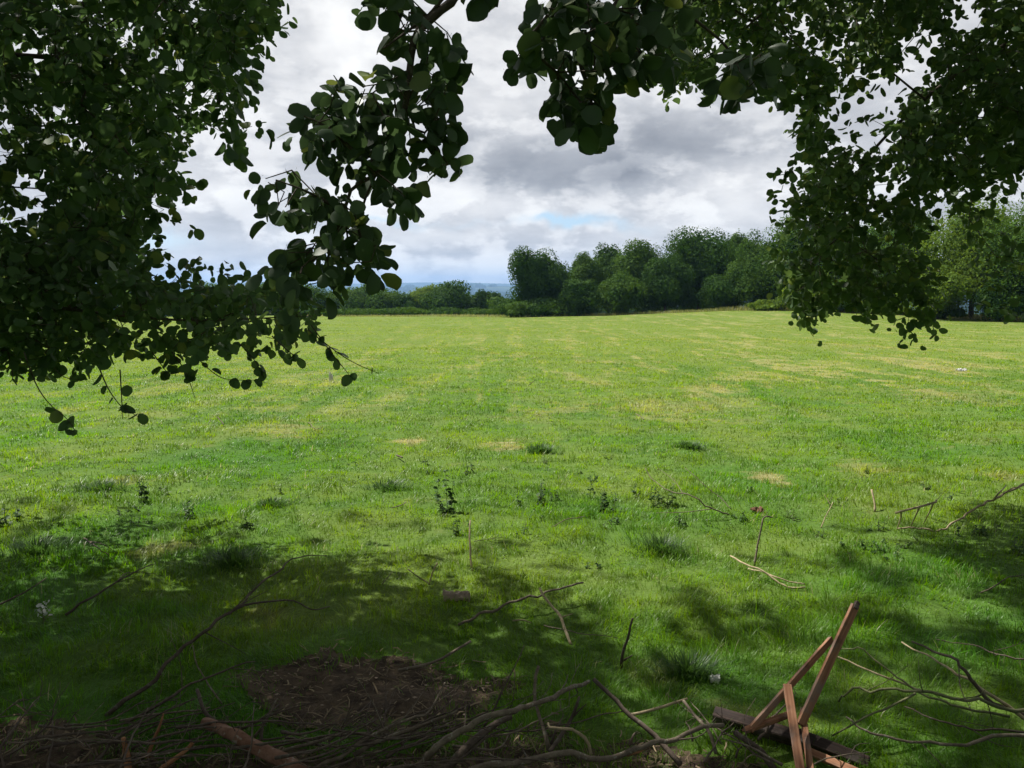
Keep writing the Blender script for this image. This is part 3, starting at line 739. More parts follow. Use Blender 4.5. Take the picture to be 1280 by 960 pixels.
# ------------------------------------------------------------------ far trees
def far_tree(name, px, top, w, d, mat, label, seed, group=None, leaf=None, skirt=.08, n=None, cat='tree', zb=None, lobes=26, full=1.0):
    r_ = np.random.RandomState(seed)
    x = (px - 640) / FPX * d; y = d; zg = h1(x, y)
    ztop = at(px, top, d)[2]; hgt = max(1.2, ztop - zg); R = w / FPX * d / 2
    t = empty(name, (x, y, zg), label, cat, group)
    leaf = (leaf or max(.16, d * .0026)) * .88
    # lobes inside an egg-shaped envelope
    nl = lobes
    u = unit(r_.normal(size=(nl, 3))); rad = r_.uniform(.30, .74, nl)
    lc = u * rad[:, None]
    lc[:, 2] = lc[:, 2] * .85
    zz = lc[:, 2]
    wz = np.where(zz < 0, 1.04, 1 - .35 * zz ** 2)
    lr = r_.uniform(.26, .44, nl)
    lr[:5] = .52; lc[:5] *= .35
    zc = zg + hgt * (skirt + (1 - skirt) * .5); hz = hgt * (1 - skirt) * .5
    # scale so the top lobe touches the top
    top_u = (lc[:, 2] + lr).max(); bot_u = (-lc[:, 2] + lr).max(); side_u = (np.abs(lc[:, 0]) * wz + lr).max()
    C = np.stack([x + lc[:, 0] * wz * R / side_u, y + lc[:, 1] * wz * R / side_u, zc + lc[:, 2] * np.where(zz > 0, hz / top_u, 1.12 * hz / bot_u)], 1)
    LRx = lr * R / side_u * 1.05; LRz = lr * hz / max(top_u, bot_u) * 1.05
    N_ = n or int(full * 3.6 * 4 * PI * R * hz / (leaf * leaf * .5))
    N_ = min(N_, 30000 if 'back-row' not in label and 'behind the left' not in label else 12000)
    li = r_.choice(nl, N_, p=(lr ** 2) / (lr ** 2).sum())
    dv = unit(r_.normal(size=(N_, 3)) + np.array([0, 0, .25]))
    rr = np.where(r_.rand(N_) < .75, r_.uniform(.85, 1.04, N_), r_.uniform(1.0, 1.10, N_))
    bump = 1 + .25 * (fbm(dv[:, 0] * 3 + li, dv[:, 1] * 3 + dv[:, 2] * 2, seed) - .5)
    inner = r_.rand(N_) < .22
    rr = np.where(inner, r_.uniform(.25, .86, N_), rr)
    P = C[li] + dv * (rr * bump)[:, None] * np.stack([LRx[li], LRx[li], LRz[li]], 1)
    P[:, 2] = np.maximum(P[:, 2], zg + .05)
    nn = unit(dv + r_.normal(0, .42, (N_, 3)))
    tt = unit(np.cross(nn, r_.normal(size=(N_, 3)))); bb = np.cross(nn, tt)
    s = leaf * r_.uniform(.5, 1.25, N_) * np.where(inner, 2.3, 1.0)
    q = np.stack([P - tt * s[:, None] * .5, P + bb * s[:, None] * .36 + nn * s[:, None] * .1, P + tt * s[:, None] * .5, P - bb * s[:, None] * .36 - nn * s[:, None] * .1], 1).reshape(-1, 3)
    fq = np.arange(N_ * 4).reshape(-1, 4)
    child('crown', q, [fq], mat, t, smooth=False, attrs={'rnd': np.repeat(r_.rand(N_), 4)})
    # trunk and limbs
    g = Geo()
    tr_ = max(.07, hgt * .022)
    pts = spline(np.array([(x, y, zg - .2), (x + r_.uniform(-.15, .15), y, zg + hgt * .25), (x + r_.uniform(-.4, .4), y, zg + hgt * .6)]), 8)
    g.add(*tube(pts, np.linspace(tr_, tr_ * .4, 8), 8))
    for i in range(7):
        a = pts[r_.randint(3, 8)]; b = C[r_.randint(nl)]
        m = (a + b) / 2 + np.array([0, 0, .05 * hgt])
        g.add(*tube(spline(np.array([a, m, b]), 6), np.linspace(tr_ * .4, tr_ * .1, 6), 6))
    child('trunk', g.verts(), g.faces(), M['bark'], t)
    return t
LG = 'hedgerow trees beyond the left field edge'
WG = 'trees of the wood along the far field edge'
sdn = 100
def wood(px, top, w, d, mt, label, **k):
    global sdn; sdn += 1
    k.setdefault('group', WG); k.setdefault('skirt', 0.0)
    top = top - (5 if k['group'] == LG and top > 355 else 0)
    w = w * (1.12 if k['group'] == WG else 1.55 if k['group'] == LG else 1.15)
    return far_tree(k.pop('name', 'broadleaf_tree'), px, top, w, d, M[mt], label, sdn, **k)
wood(672, 309, 82, 112, 'far_dark', 'rounded dark tree at the left end of the wood', lobes=34)
wood(733, 314, 58, 119, 'far_mid', 'slim mid-green tree just right of the wood\'s rounded end tree')
wood(760, 304, 52, 124, 'far_dark', 'tree with a ragged peaked top, third from the wood\'s left end')
wood(724, 348, 54, 108, 'far_dark', 'low bushy tree in front, in the dip beside the end tree')
wood(803, 298, 78, 120, 'far_mid', 'broad tree left of the tallest tree of the central wood')
wood(775, 338, 56, 109, 'far_mid', 'low paler leafy tree skirting the wood, left of the tallest tree')
wood(830, 318, 70, 110, 'far_dark', 'mid-height tree leaning against the left of the tallest tree')
wood(872, 284, 116, 115, 'far_dark', 'tallest broad dark oak in the middle of the wood', lobes=46)
wood(918, 289, 62, 122, 'far_mid', 'narrow lighter treetop right behind the tallest oak')
wood(900, 342, 60, 106, 'far_dark', 'low dark tree under the right flank of the tallest oak')
wood(948, 299, 72, 104, 'far_mid', 'shorter tree filling the notch right of the tallest oak')
wood(992, 264, 92, 101, 'far_mid', 'tall tree rising where the hanging alder spray meets the wood', lobes=40)
wood(1005, 352, 60, 94, 'far_light', 'pale low bush-like tree above the grassy bank')
wood(1055, 262, 96, 96, 'far_mid', 'tall tree half hidden behind the hanging alder spray', lobes=34)
wood(1075, 340, 90, 90, 'far_mid', 'lower tree behind the bottom of the hanging spray')
wood(1122, 262, 100, 90, 'far_mid', 'tree hidden between hanging spray and pale sunlit tree')
wood(1212, 236, 150, 80, 'far_light', 'large pale sunlit willow-like tree at right, beyond the spray', lobes=60, full=1.2, leaf=.24)
wood(1170, 330, 70, 78, 'far_light', 'lower sunlit bushy tree at the foot of the pale tree', leaf=.22)
wood(1290, 225, 130, 73, 'far_mid', 'tree cut off by the right edge of the photo', lobes=40)
wood(1255, 345, 80, 74, 'far_dark', 'low dark tree under the right-hand edge tree')
wood(1395, 205, 150, 64, 'far_mid', 'tree beyond the right edge of the picture')
wood(700, 330, 90, 135, 'far_dark', 'back-row tree behind the wood\'s left end'); wood(860, 310, 130, 138, 'far_dark', 'back-row tree behind the tallest oak')
wood(970, 300, 120, 125, 'far_dark', 'back-row tree behind the notch'); wood(1090, 285, 140, 118, 'far_dark', 'back-row tree behind the hanging spray')
wood(1230, 270, 150, 104, 'far_dark', 'back-row tree behind the pale sunlit tree')
LG = 'hedgerow trees beyond the left field edge'
for px, top, w, d, mt, lb in ((415, 369, 44, 165, 'far_mid', 'small hedgerow tree where the left leaves end'),
    (452, 357, 54, 160, 'far_mid', 'round hedgerow tree, tallest left of the blue distance gap'),
    (487, 364, 42, 158, 'far_mid', 'small round hedgerow tree right of the tall round one'),
    (508, 372, 34, 156, 'far_dark', 'lowest dark tree midway along the left hedgerow'),
    (530, 361, 44, 160, 'far_light', 'light green hedgerow tree touching the dark dome tree'),
    (559, 351, 50, 155, 'far_dark', 'dark dome-shaped tree standing tallest in the left hedgerow'),
    (592, 371, 38, 158, 'far_mid', 'low loose tree right of the dark dome tree'),
    (611, 367, 30, 157, 'far_dark', 'small dark pointed tree between dome tree and wood'),
    (632, 374, 30, 140, 'far_mid', 'small bushy tree nestling against the wood\'s left end'),
    (380, 360, 50, 160, 'far_mid', 'hedgerow tree seen through the central alder sprig'),
    (340, 357, 54, 162, 'far_mid', 'hedgerow tree behind the low left alder bough tip'),
    (297, 360, 50, 160, 'far_light', 'lighter hedgerow tree behind the low left bough'),
    (255, 358, 52, 158, 'far_mid', 'hedgerow tree peeping above the low left bough'),
    (205, 356, 56, 158, 'far_mid', 'hedgerow tree mostly behind the left alder leaves'),
    (150, 354, 60, 156, 'far_dark', 'dark hedgerow tree deep behind the left alder crown'),
    (90, 352, 64, 152, 'far_mid', 'hedgerow tree hidden behind the left alder crown'),
    (20, 350, 70, 150, 'far_mid', 'hedgerow tree at the left edge behind alder leaves'),
    (-60, 346, 80, 146, 'far_dark', 'hedgerow tree beyond the left edge of the picture')):
    wood(px, top, w, d, mt, lb, group=LG, skirt=.02)
for px, top, w, d, mt, lb in ((682, 370, 60, 109, 'far_dark', 'dark shrub hiding the trunk of the wood\'s rounded end tree'), (645, 376, 44, 108, 'far_mid', 'low shrub at the foot of the wood\'s rounded end tree'), (602, 386, 50, 122, 'far_mid', 'low hedge shrub left of the wood on the field edge'),
    (560, 388, 60, 124, 'far_dark', 'low hedge shrub under the dark dome tree'), (505, 388, 64, 124, 'far_mid', 'low hedge shrub midway along the left field edge'),
    (445, 388, 70, 126, 'far_mid', 'low hedge shrub near the left leaves'), (385, 388, 60, 126, 'far_dark', 'low hedge shrub under the central alder sprig'),
    (960, 374, 50, 97, 'far_light', 'pale shrub on the grassy bank before the wood'), (1035, 375, 46, 92, 'far_light', 'pale shrub on the bank behind the spray tip'),
    (1105, 380, 50, 86, 'far_light', 'pale shrub left of the sunlit tree'), (1180, 386, 60, 79, 'far_mid', 'dark green shrub under the pale sunlit tree')):
    wood(px, top, w, d, mt, lb, group='shrubs along the field edge', skirt=0, cat='shrub', name='field_shrub')
# unseen trees added around the photographer to keep the low sky off the shaded foreground
for i, (x_, y_, w_, h_) in enumerate(((-9, -5, 8, 11), (-3, -8, 8, 12), (5, -8, 8, 12), (10, -3, 8, 11), (-12, 2, 7, 10), (13, 4, 7, 10))):
    r_ = 300 + i
    px_ = 0
    def bt():
        global FPX
        return None
    t = empty('added_shade_tree', (x_, y_, h1(x_, y_)), ['unseen tree added for shade behind the photographer on the left', 'unseen tree added for shade straight behind the photographer', 'unseen tree added for shade behind to the right', 'unseen tree added for shade to the right of the photographer', 'unseen tree added for shade to the far left', 'unseen tree added for shade to the far right'][i], 'tree')
    rr_ = np.random.RandomState(r_); n_ = 5200
    dv = unit(rr_.normal(size=(n_, 3))); P = np.array([x_, y_, h_ * .55]) + dv * (rr_.uniform(.55, 1.0, n_))[:, None] * np.array([w_ / 2, w_ / 2, h_ * .5])
    nn = unit(dv + rr_.normal(0, .6, (n_, 3))); tt = unit(np.cross(nn, rr_.normal(size=(n_, 3)))); bb = np.cross(nn, tt); s = .34 * rr_.uniform(.6, 1.2, n_)
    q = np.stack([P - tt * s[:, None] * .5, P + bb * s[:, None] * .4, P + tt * s[:, None] * .5, P - bb * s[:, None] * .4], 1).reshape(-1, 3)
    child('crown', q, [np.arange(n_ * 4).reshape(-1, 4)], M['far_dark'], t, smooth=False, attrs={'rnd': np.repeat(rr_.rand(n_), 4)})
    g = Geo(); g.add(*tube(spline(np.array([(x_, y_, -.3), (x_ + .1, y_, 2.), (x_, y_ + .1, h_ * .7)]), 8), np.linspace(.25, .1, 8), 10)); child('trunk', g.verts(), g.faces(), M['bark'], t)

# far-off woods and hedges on the plain: one mass
def far_woods():
    r_ = np.random.RandomState(55)
    V = []; A = []
    nclump = 9000
    r = np.exp(r_.uniform(math.log(330), math.log(7600), nclump)); th = r_.uniform(-.75, .75, nclump)
    x = r * np.sin(th); y = r * np.cos(th)
    ok = (fbm(x / 300, y / 300, 81, 3) > .47) | (r_.rand(nclump) < .15)
    x, y, r = x[ok], y[ok], r[ok]
    for i in range(len(x)):
        R = r_.uniform(5, 9) * (1 + r[i] / 1500); k = 46
        dv = unit(r_.normal(size=(k, 3)) + np.array([0, 0, .3])); hh = r_.uniform(7, 12)
        P = np.array([x[i], y[i], 0]) + dv * np.array([R, R, hh * .5]) * r_.uniform(.7, 1, (k, 1)); P[:, 2] += H(x[i:i + 1], y[i:i + 1])[0] + hh * .45
        nn = unit(dv + r_.normal(0, .5, (k, 3))); tt = unit(np.cross(nn, r_.normal(size=(k, 3)))); bb = np.cross(nn, tt); s = R * r_.uniform(.35, .6, (k, 1))
        V.append(np.stack([P - tt * s, P + bb * s, P + tt * s, P - bb * s], 1).reshape(-1, 3)); A.append(np.full(k * 4, r_.rand()))
    V = np.concatenate(V)
    o = mesh_np('distant_woodland', V, [np.arange(len(V)).reshape(-1, 4)], M['far_dark'], smooth=False, attrs={'rnd': np.concatenate(A)})
    tag(o, 'far-off dark woods and hedges spread over the hazy plain', 'woodland', kind='stuff')
far_woods()

# ------------------------------------------------------------------ haze
def haze():
    m, g, out = newmat('haze')
    v = g.n('ShaderNodeVolumePrincipled'); v.inputs['Color'].default_value = (.36, .60, 1.0, 1); v.inputs['Density'].default_value = HAZE
    v.inputs['Anisotropy'].default_value = .3
    g.l.new(v.outputs[0], out.inputs['Volume'])
    a = 12300; z0 = -95; z1 = 150
    V = np.array([(sx * a, sy * a, z) for z in (z0, z1) for sx, sy in ((-1, -1), (1, -1), (1, 1), (-1, 1))], float)
    F = np.array([(3, 2, 1, 0), (4, 5, 6, 7), (0, 1, 5, 4), (1, 2, 6, 5), (2, 3, 7, 6), (3, 0, 4, 7)])
    o = mesh_np('haze', V, [F], m, smooth=False); tag(o, 'thin bluish haze over the distant plain', 'haze', kind='stuff')
HAZE = 1.15e-4
haze()

# ------------------------------------------------------------------ sticks and brushwood
def stick(name, pts, r0, r1, mat, label, cat='stick', group=None, forks=(), k=7, hs=None, twigs=0):
    """pts: photo pixels with heights above the grass (px, py, h)"""
    P = np.array([gp(p[0], p[1], p[2]) for p in pts])
    L_ = np.linalg.norm(np.diff(P, axis=0), axis=1).sum(); n = max(8, int(L_ / .035))
    q = spline(P, n)
    q = q + np.stack([fbm(np.arange(n) * .45, np.zeros(n) + rs.rand() * 99, 3) - .5 for _ in range(3)], 1) * .055 * min(1, L_)
    r0, r1 = (r0 * .78, r1 * .78) if r0 < .02 and max(a[1] for a in pts) > 790 else (r0 * .85, r1 * .85)
    g = Geo(); R = np.linspace(r0, r1, n) * (1 + .18 * (fbm(np.arange(n) * .8, np.zeros(n) + rs.rand() * 99, 6) - .5))
    g.add(*tube(q, R, k, .18))
    for fp, ra in forks:
        Q = np.array([gp(p[0], p[1], p[2]) for p in fp]); j = np.argmin(np.sum((q - Q[0]) ** 2, 1)); Q[0] = q[j]
        m = max(6, int(np.linalg.norm(np.diff(Q, axis=0), axis=1).sum() / .035)); g.add(*tube(spline(Q, m), np.linspace(ra, ra * .35, m), 6, .18))
    for i in range(twigs):
        j = rs.randint(n // 4, n); d = unit(unit(q[min(n - 1, j + 1)] - q[max(0, j - 1)]) + rs.normal(0, .55, 3) + np.array([0, 0, .1])); l = rs.uniform(.06, .22)
        g.add(*tube(spline(np.array([q[j], q[j] + d * l * .5 + rs.normal(0, .008, 3), q[j] + d * l + rs.normal(0, .02, 3)]), 6), np.linspace(max(.0018, R[j] * .45), .001, 6), 5, .1))
    o = own(name, g.verts(), g.faces(), M[mat])
    return tag(o, label, cat, group)
SG = 'sticks lying in the grass'; BG = 'brushwood heaped at the bottom'
S = stick
S('stick', [(572, 782, .02), (608, 766, .05), (650, 751, .07), (690, 739, .09), (730, 726, .10)], .009, .006, 'stick_mid', 'long straight grey stick in grass, crossed at its right by a pale one', group=SG)
S('stick', [(675, 736, .12), (688, 756, .09), (701, 773, .06), (707, 788, .04), (713, 806, .0)], .008, .010, 'stick_pale', 'pale orange stick with side twig, right of soil patch', group=SG, forks=[([(701, 773, .06), (716, 767, .08)], .005)])
S('stick', [(641, 776, .04), (652, 775, .05), (664, 778, .03)], .005, .004, 'stick_pale', 'short pale stick left of the pale orange one', group=SG)
S('stick', [(680, 783, .03), (703, 787, .04), (730, 791, .05), (772, 797, .03)], .004, .002, 'stick_mid', 'thin faint stick lying behind the pale orange one', group=SG)
S('stick', [(777, 836, .0), (779, 815, .09), (785, 795, .17), (790, 773, .26)], .009, .006, 'stick_dark', 'dark upright stick poking from grass, centre right of the brush', group=SG, forks=[([(778, 825, .05), (791, 819, .07)], .006)])
S('stick', [(588, 652, .26), (587, 670, .18), (588, 690, .09), (591, 713, .0)], .0065, .008, 'stick_pale', 'pale upright stick standing alone in mid-grass beyond the soil patch', group=SG)
S('stick', [(547, 703, .11), (541, 715, .06), (536, 731, .0)], .005, .005, 'stick_pale', 'short thin pale stick leaning in grass above the pinkish bark', group=SG)
S('stick', [(510, 712, .10), (528, 724, .04), (537, 730, .02)], .004, .004, 'stick_mid', 'thin dull twig left of the short leaning pale stick', group=SG)
S('stick', [(478, 730, .02), (490, 715, .07)], .0035, .002, 'stick_mid', 'tiny grey twig in shade left of the pinkish bark', group=SG)
S('stick', [(500, 837, .03), (520, 834, .05), (545, 826, .08), (568, 814, .1), (588, 801, .11)], .010, .007, 'stick_mid', 'curved grey stick along the top of the soil patch', group=SG)
S('fallen_branch', [(130, 893, .0), (187, 853, .10), (233, 804, .2), (265, 780, .26), (290, 762, .3), (318, 740, .34), (345, 715, .37), (370, 699, .38), (408, 696, .36)], .013, .003, 'stick_dark', 'long dark arching branch with forked top in the shaded left grass', 'branch', SG,
  forks=[([(277, 772, .27), (305, 757, .29), (335, 752, .28), (367, 751, .26), (390, 762, .22), (412, 758, .2)], .006)], twigs=4)
S('fallen_branch', [(160, 903, .02), (200, 878, .10), (240, 857, .14), (283, 837, .18), (318, 827, .18)], .009, .003, 'stick_dark', 'lower dark curved branch just left of the soil patch', 'branch', SG, twigs=3)
S('fallen_branch', [(80, 768, .03), (113, 747, .10), (140, 730, .14), (165, 717, .17), (192, 706, .18)], .009, .003, 'stick_dark', 'dark branch rising right beside the white flower tuft', 'branch', SG, twigs=2, forks=[([(128, 722, .1), (160, 716, .1), (195, 717, .08)], .004)])
S('fallen_branch', [(-30, 768, .04), (0, 755, .07), (30, 740, .11), (58, 722, .15)], .008, .003, 'stick_dark', 'dark thin branch cut off by the left edge of photo', 'branch', SG)
S('twig', [(105, 674, .05), (122, 684, .07), (142, 698, .03)], .006, .003, 'stick_dark', 'small forked dark twig in the left grass at the shade edge', 'twig', SG, forks=[([(112, 678, .06), (128, 680, .13), (150, 694, .05)], .004)])
S('stick', [(914, 696, .07), (932, 704, .08), (950, 712, .07), (968, 724, .04), (984, 734, .02), (1006, 734, .02)], .007, .007, 'stick_pale', 'upper pale stick of the flat pair below the upright one', group=SG)
S('stick', [(937, 711, .03), (953, 714, .05), (972, 722, .06), (990, 728, .04), (1009, 731, .02)], .006, .005, 'stick_pale', 'lower pale stick of the flat pair in the right grass', group=SG)
S('stick', [(944, 708, .0), (946, 690, .08), (950, 670, .18), (953, 650, .28), (957, 645, .30), (966, 647, .28)], .0085, .005, 'stick_mid', 'upright stick with a bent tip behind the pale flat pair', group=SG)
S('stick', [(1094, 640, .0), (1093, 627, .07), (1090, 612, .15)], .010, .009, 'stick_pale', 'short thick pale peg-like stick standing in right grass', group=SG)
S('stick', [(1026, 660, .0), (1033, 645, .07), (1041, 628, .14)], .005, .003, 'stick_pale', 'thin slanting stick left of the peg-like one', group=SG, forks=[([(1037, 636, .1), (1030, 618, .2)], .003)])
S('dead_branch', [(1119, 641, .20), (1140, 636, .24), (1166, 628, .28), (1170, 626, .28)], .010, .008, 'stick_pale', 'pale dead branch standing on three short legs in right grass', 'branch', SG,
  forks=[([(1130, 638, .22), (1126, 648, .12), (1121, 662, .0)], .009), ([(1150, 634, .25), (1144, 646, .14), (1137, 661, .0)], .008), ([(1168, 628, .28), (1162, 640, .15), (1154, 655, .0)], .008), ([(1169, 627, .28), (1182, 613, .38), (1195, 600, .46)], .002)])
S('fallen_branch', [(1122, 662, .02), (1141, 659, .04), (1160, 663, .02), (1176, 663, .03), (1192, 653, .08), (1212, 641, .14), (1232, 629, .2), (1256, 617, .26), (1280, 603, .32), (1320, 585, .4)], .007, .011, 'stick_pale', 'long pale branch running from the legged one off the right edge', 'branch', SG,
  forks=[([(1235, 627, .2), (1248, 617, .3), (1258, 607, .34)], .009), ([(1256, 617, .26), (1270, 609, .36), (1290, 620, .3)], .004)])
S('fallen_branch', [(806, 584, .34), (818, 600, .27), (830, 611, .22), (854, 616, .2), (874, 626, .14), (892, 637, .08), (912, 642, .04)], .003, .007, 'stick_mid', 'thin arching grey branch among weeds right of centre', 'branch', SG,
  forks=[([(892, 637, .08), (858, 640, .06), (820, 641, .05)], .004), ([(856, 616, .2), (842, 600, .26), (822, 585, .3)], .003)])
S('fallen_branch', [(856, 585, .26), (872, 598, .22), (886, 611, .16), (900, 622, .1), (914, 636, .05)], .0025, .004, 'stick_dark', 'thin dark whip right of the arching grey branch', 'branch', SG)
S('twig', [(690, 659, .03), (707, 650, .08), (730, 645, .09)], .004, .003, 'stick_mid', 'short arched twig in grass between the nettles', 'twig', SG)
S('twig', [(592, 677, .03), (610, 674, .05), (632, 671, .03)], .003, .002, 'stick_mid', 'thin horizontal twig right of the lone upright stick', 'twig', SG)
S('twig', [(490, 635, .03), (500, 632, .04), (507, 628, .05)], .005, .004, 'stick_mid', 'small pale twig in open grass left of the nettles', 'twig', SG)
S('twig', [(660, 482, .05), (668, 476, .2), (666, 470, .3)], .008, .004, 'stick_mid', 'far small twig standing in the sunny field', 'twig', SG)
S('twig', [(795, 517, .1), (806, 524, .06)], .008, .006, 'stick_mid', 'far dark twig by the straw streak', 'twig', SG)
S('twig', [(272, 521, .10), (280, 531, .03)], .009, .008, 'stick_dark', 'dark stub of wood in bright grass below left leaves', 'twig', SG)
S('twig', [(385, 527, .03), (393, 535, .08), (402, 536, .03)], .005, .003, 'stick_mid', 'thin twig in bright grass right of the dark stub', 'twig', SG)
S('twig', [(496, 569, .03), (503, 572, .05)], .012, .010, 'stick_dark', 'short black stub left of the straw heap', 'twig', SG)
S('fallen_branch', [(1225, 741, .05), (1240, 735, .10), (1258, 722, .12), (1275, 719, .10)], .005, .003, 'stick_dark', 'dark twiggy branch in right shade near photo edge', 'branch', SG, twigs=3)
# right-hand thin branches
RG = 'thin branches fanned out at the lower right'
S('fallen_branch', [(1128, 802, .20), (1150, 815, .20), (1176, 829, .2), (1200, 842, .19), (1216, 852, .17), (1242, 874, .12), (1290, 905, .05)], .004, .010, 'stick_pale', 'pale straight thin branch, top of the lower right fan', 'branch', RG)
S('fallen_branch', [(1139, 802, .24), (1166, 813, .26), (1194, 825, .26), (1212, 842, .22), (1226, 862, .17), (1248, 882, .1), (1300, 900, .05)], .005, .011, 'stick_dark', 'dark drooping branch beside the pale straight one at lower right', 'branch', RG, twigs=4)
S('fallen_branch', [(1047, 877, .04), (1065, 866, .10), (1085, 862, .13), (1115, 861, .16), (1145, 862, .17), (1180, 869, .16), (1212, 876, .14), (1250, 882, .11), (1310, 889, .08)], .005, .009, 'stick_olive', 'long olive branch crossing the lower right fan level', 'branch', RG, twigs=4)
S('fallen_branch', [(1047, 812, .22), (1066, 812, .25), (1085, 816, .25), (1112, 838, .20), (1140, 859, .15), (1170, 876, .11), (1200, 885, .09), (1262, 894, .06)], .003, .007, 'stick_olive', 'olive branch curving down from behind the wooden frame', 'branch', RG)
S('fallen_branch', [(1047, 822, .2), (1085, 838, .18), (1122, 853, .15), (1150, 864, .1)], .004, .006, 'stick_pale', 'short pale branch under the curving olive one', 'branch', RG)
S('fallen_branch', [(1040, 920, .04), (1072, 902, .10), (1107, 885, .15), (1145, 864, .18)], .004, .006, 'stick_olive', 'thin branch slanting up from the frame foot to the fan', 'branch', RG)
S('fallen_branch', [(1058, 896, .10), (1080, 913, .08), (1100, 922, .08), (1150, 926, .08), (1197, 929, .08), (1240, 923, .09), (1310, 921, .08)], .004, .009, 'stick_mid', 'lowest grey branch of the fan, running level off the right edge', 'branch', RG, twigs=3)
S('fallen_branch', [(1130, 884, .1), (1180, 902, .08), (1230, 912, .07), (1300, 916, .06)], .003, .006, 'stick_dark', 'dark thin branch just above the lowest grey one', 'branch', RG, twigs=3)
S('fallen_branch', [(1170, 800, .03), (1215, 805, .06), (1262, 822, .07), (1310, 826, .06)], .003, .005, 'stick_dark', 'dark thin branch in shaded grass above the fan', 'branch', RG, twigs=3)
# the heap along the bottom
S('brush_branch', [(515, 975, .05), (530, 956, .10), (545, 940, .15), (568, 920, .20), (592, 909, .22), (633, 893, .22), (660, 885, .2), (683, 879, .18), (708, 866, .16), (735, 849, .14)], .018, .010, 'stick_mid', 'thick grey arching branch rising from the bottom centre of heap', 'branch', BG, twigs=3)
S('brush_branch', [(552, 970, .04), (572, 945, .10), (600, 918, .14), (620, 903, .15), (640, 896, .15)], .020, .012, 'stick_dark', 'thick dark branch tucked under the grey arching one', 'branch', BG)
S('brush_branch', [(560, 968, .08), (590, 959, .10), (633, 950, .12), (683, 944, .13), (730, 946, .12), (772, 949, .11), (800, 938, .13), (830, 925, .15), (862, 918, .15), (902, 908, .14)], .015, .010, 'stick_mid', 'long level branch sweeping right to the dark beam end', 'branch', BG, twigs=2)
S('brush_branch', [(743, 849, .24), (763, 868, .20), (783, 888, .16), (806, 908, .12), (828, 928, .08), (850, 958, .03)], .010, .013, 'stick_dark', 'dark straight branch slanting down right at bottom centre', 'branch', BG)
S('brush_branch', [(725, 872, .2), (716, 893, .14), (708, 910, .1), (687, 938, .08)], .006, .011, 'stick_dark', 'short dark branch leaning right above the level branch', 'branch', BG, forks=[([(712, 900, .12), (724, 888, .16), (733, 880, .2)], .004)])
S('brush_branch', [(685, 903, .16), (690, 911, .15), (713, 912, .14), (725, 919, .12), (734, 928, .1), (738, 944, .06)], .006, .009, 'stick_pale', 'crooked pale stick bending down to the level branch', 'branch', BG)
S('brush_branch', [(674, 832, .3), (670, 850, .25), (668, 872, .2), (674, 900, .13), (681, 920, .1), (684, 938, .06)], .008, .010, 'stick_mid', 'thin upright stick with a pale snapped top in the heap', 'branch', BG)
S('brush_branch', [(395, 962, .06), (430, 942, .09), (467, 920, .12), (500, 903, .14), (533, 892, .15), (545, 875, .18), (558, 853, .22)], .010, .004, 'stick_mid', 'slender branch curving up to the right at the soil patch', 'branch', BG, twigs=3)
S('brush_branch', [(440, 946, .05), (465, 930, .08), (493, 917, .1), (520, 908, .12), (543, 900, .13), (572, 887, .15)], .011, .006, 'stick_mid', 'second slender branch below the one curving to the soil', 'branch', BG, twigs=2)
S('brush_branch', [(380, 925, .04), (420, 919, .06), (467, 917, .08), (515, 920, .07)], .008, .006, 'stick_mid', 'level thin grey stick at the lower edge of the soil', 'branch', BG)
S('brush_branch', [(385, 930, .05), (410, 932, .06), (430, 933, .05)], .007, .005, 'stick_mid', 'short grey stick under the level one by the soil', 'branch', BG)
S('brush_branch', [(605, 910, .08), (620, 880, .16), (634, 850, .24), (646, 826, .30), (655, 806, .34)], .006, .002, 'stick_dark', 'thin dark rod rising past the right side of soil patch', 'branch', BG)
S('brush_branch', [(790, 893, .04), (808, 889, .06), (828, 884, .07), (842, 879, .08), (859, 873, .09)], .008, .006, 'stick_pale', 'pale stick in grass right of the dark slanting branch', 'branch', BG)
S('brush_branch', [(855, 876, .12), (866, 890, .10), (879, 906, .1), (888, 922, .07), (894, 943, .02)], .007, .008, 'stick_mid', 'crooked stick dropping in front of the dark beam end', 'branch', BG)
S('brush_branch', [(318, 922, .04), (333, 900, .10), (347, 873, .17)], .007, .004, 'stick_mid', 'short stick leaning at the left side of soil patch', 'branch', BG)
S('brush_branch', [(242, 805, .16), (246, 826, .12), (254, 848, .08), (264, 862, .06), (278, 880, .02)], .003, .005, 'stick_mid', 'thin pale crooked twig hanging by the curved dark branch', 'branch', BG)
S('brush_branch', [(246, 862, .12), (252, 880, .11), (258, 893, .1), (275, 905, .06)], .010, .010, 'stick_dark', 'short dark stump of branch above the reddish log', 'branch', BG)
S('brush_branch', [(150, 900, .06), (220, 890, .08), (262, 884, .07)], .005, .004, 'stick_mid', 'thin level twig left of the reddish log end', 'branch', BG)
S('brush_branch', [(320, 950, .06), (360, 937, .09), (400, 926, .1), (430, 915, .09)], .010, .006, 'stick_mid', 'grey stick lying across the soil beside the reddish log', 'branch', BG)
S('fallen_log', [(259, 903, .12), (285, 917, .12), (310, 929, .11), (335, 942, .10), (380, 968, .07)], .024, .030, 'log', 'thick reddish log with peeling bark at bottom left', 'log', k=12)
S('wood_splinter', [(204, 892, .16), (199, 908, .12), (192, 925, .08), (184, 948, .03)], .004, .011, 'wood_orange', 'long orange wood splinter left of the reddish log', 'splinter', 'split wood in the heap')
S('wood_splinter', [(154, 922, .14), (157, 935, .10), (160, 965, .03)], .010, .018, 'wood_orange', 'broken orange stump standing in the heap at bottom left', 'splinter', 'split wood in the heap')
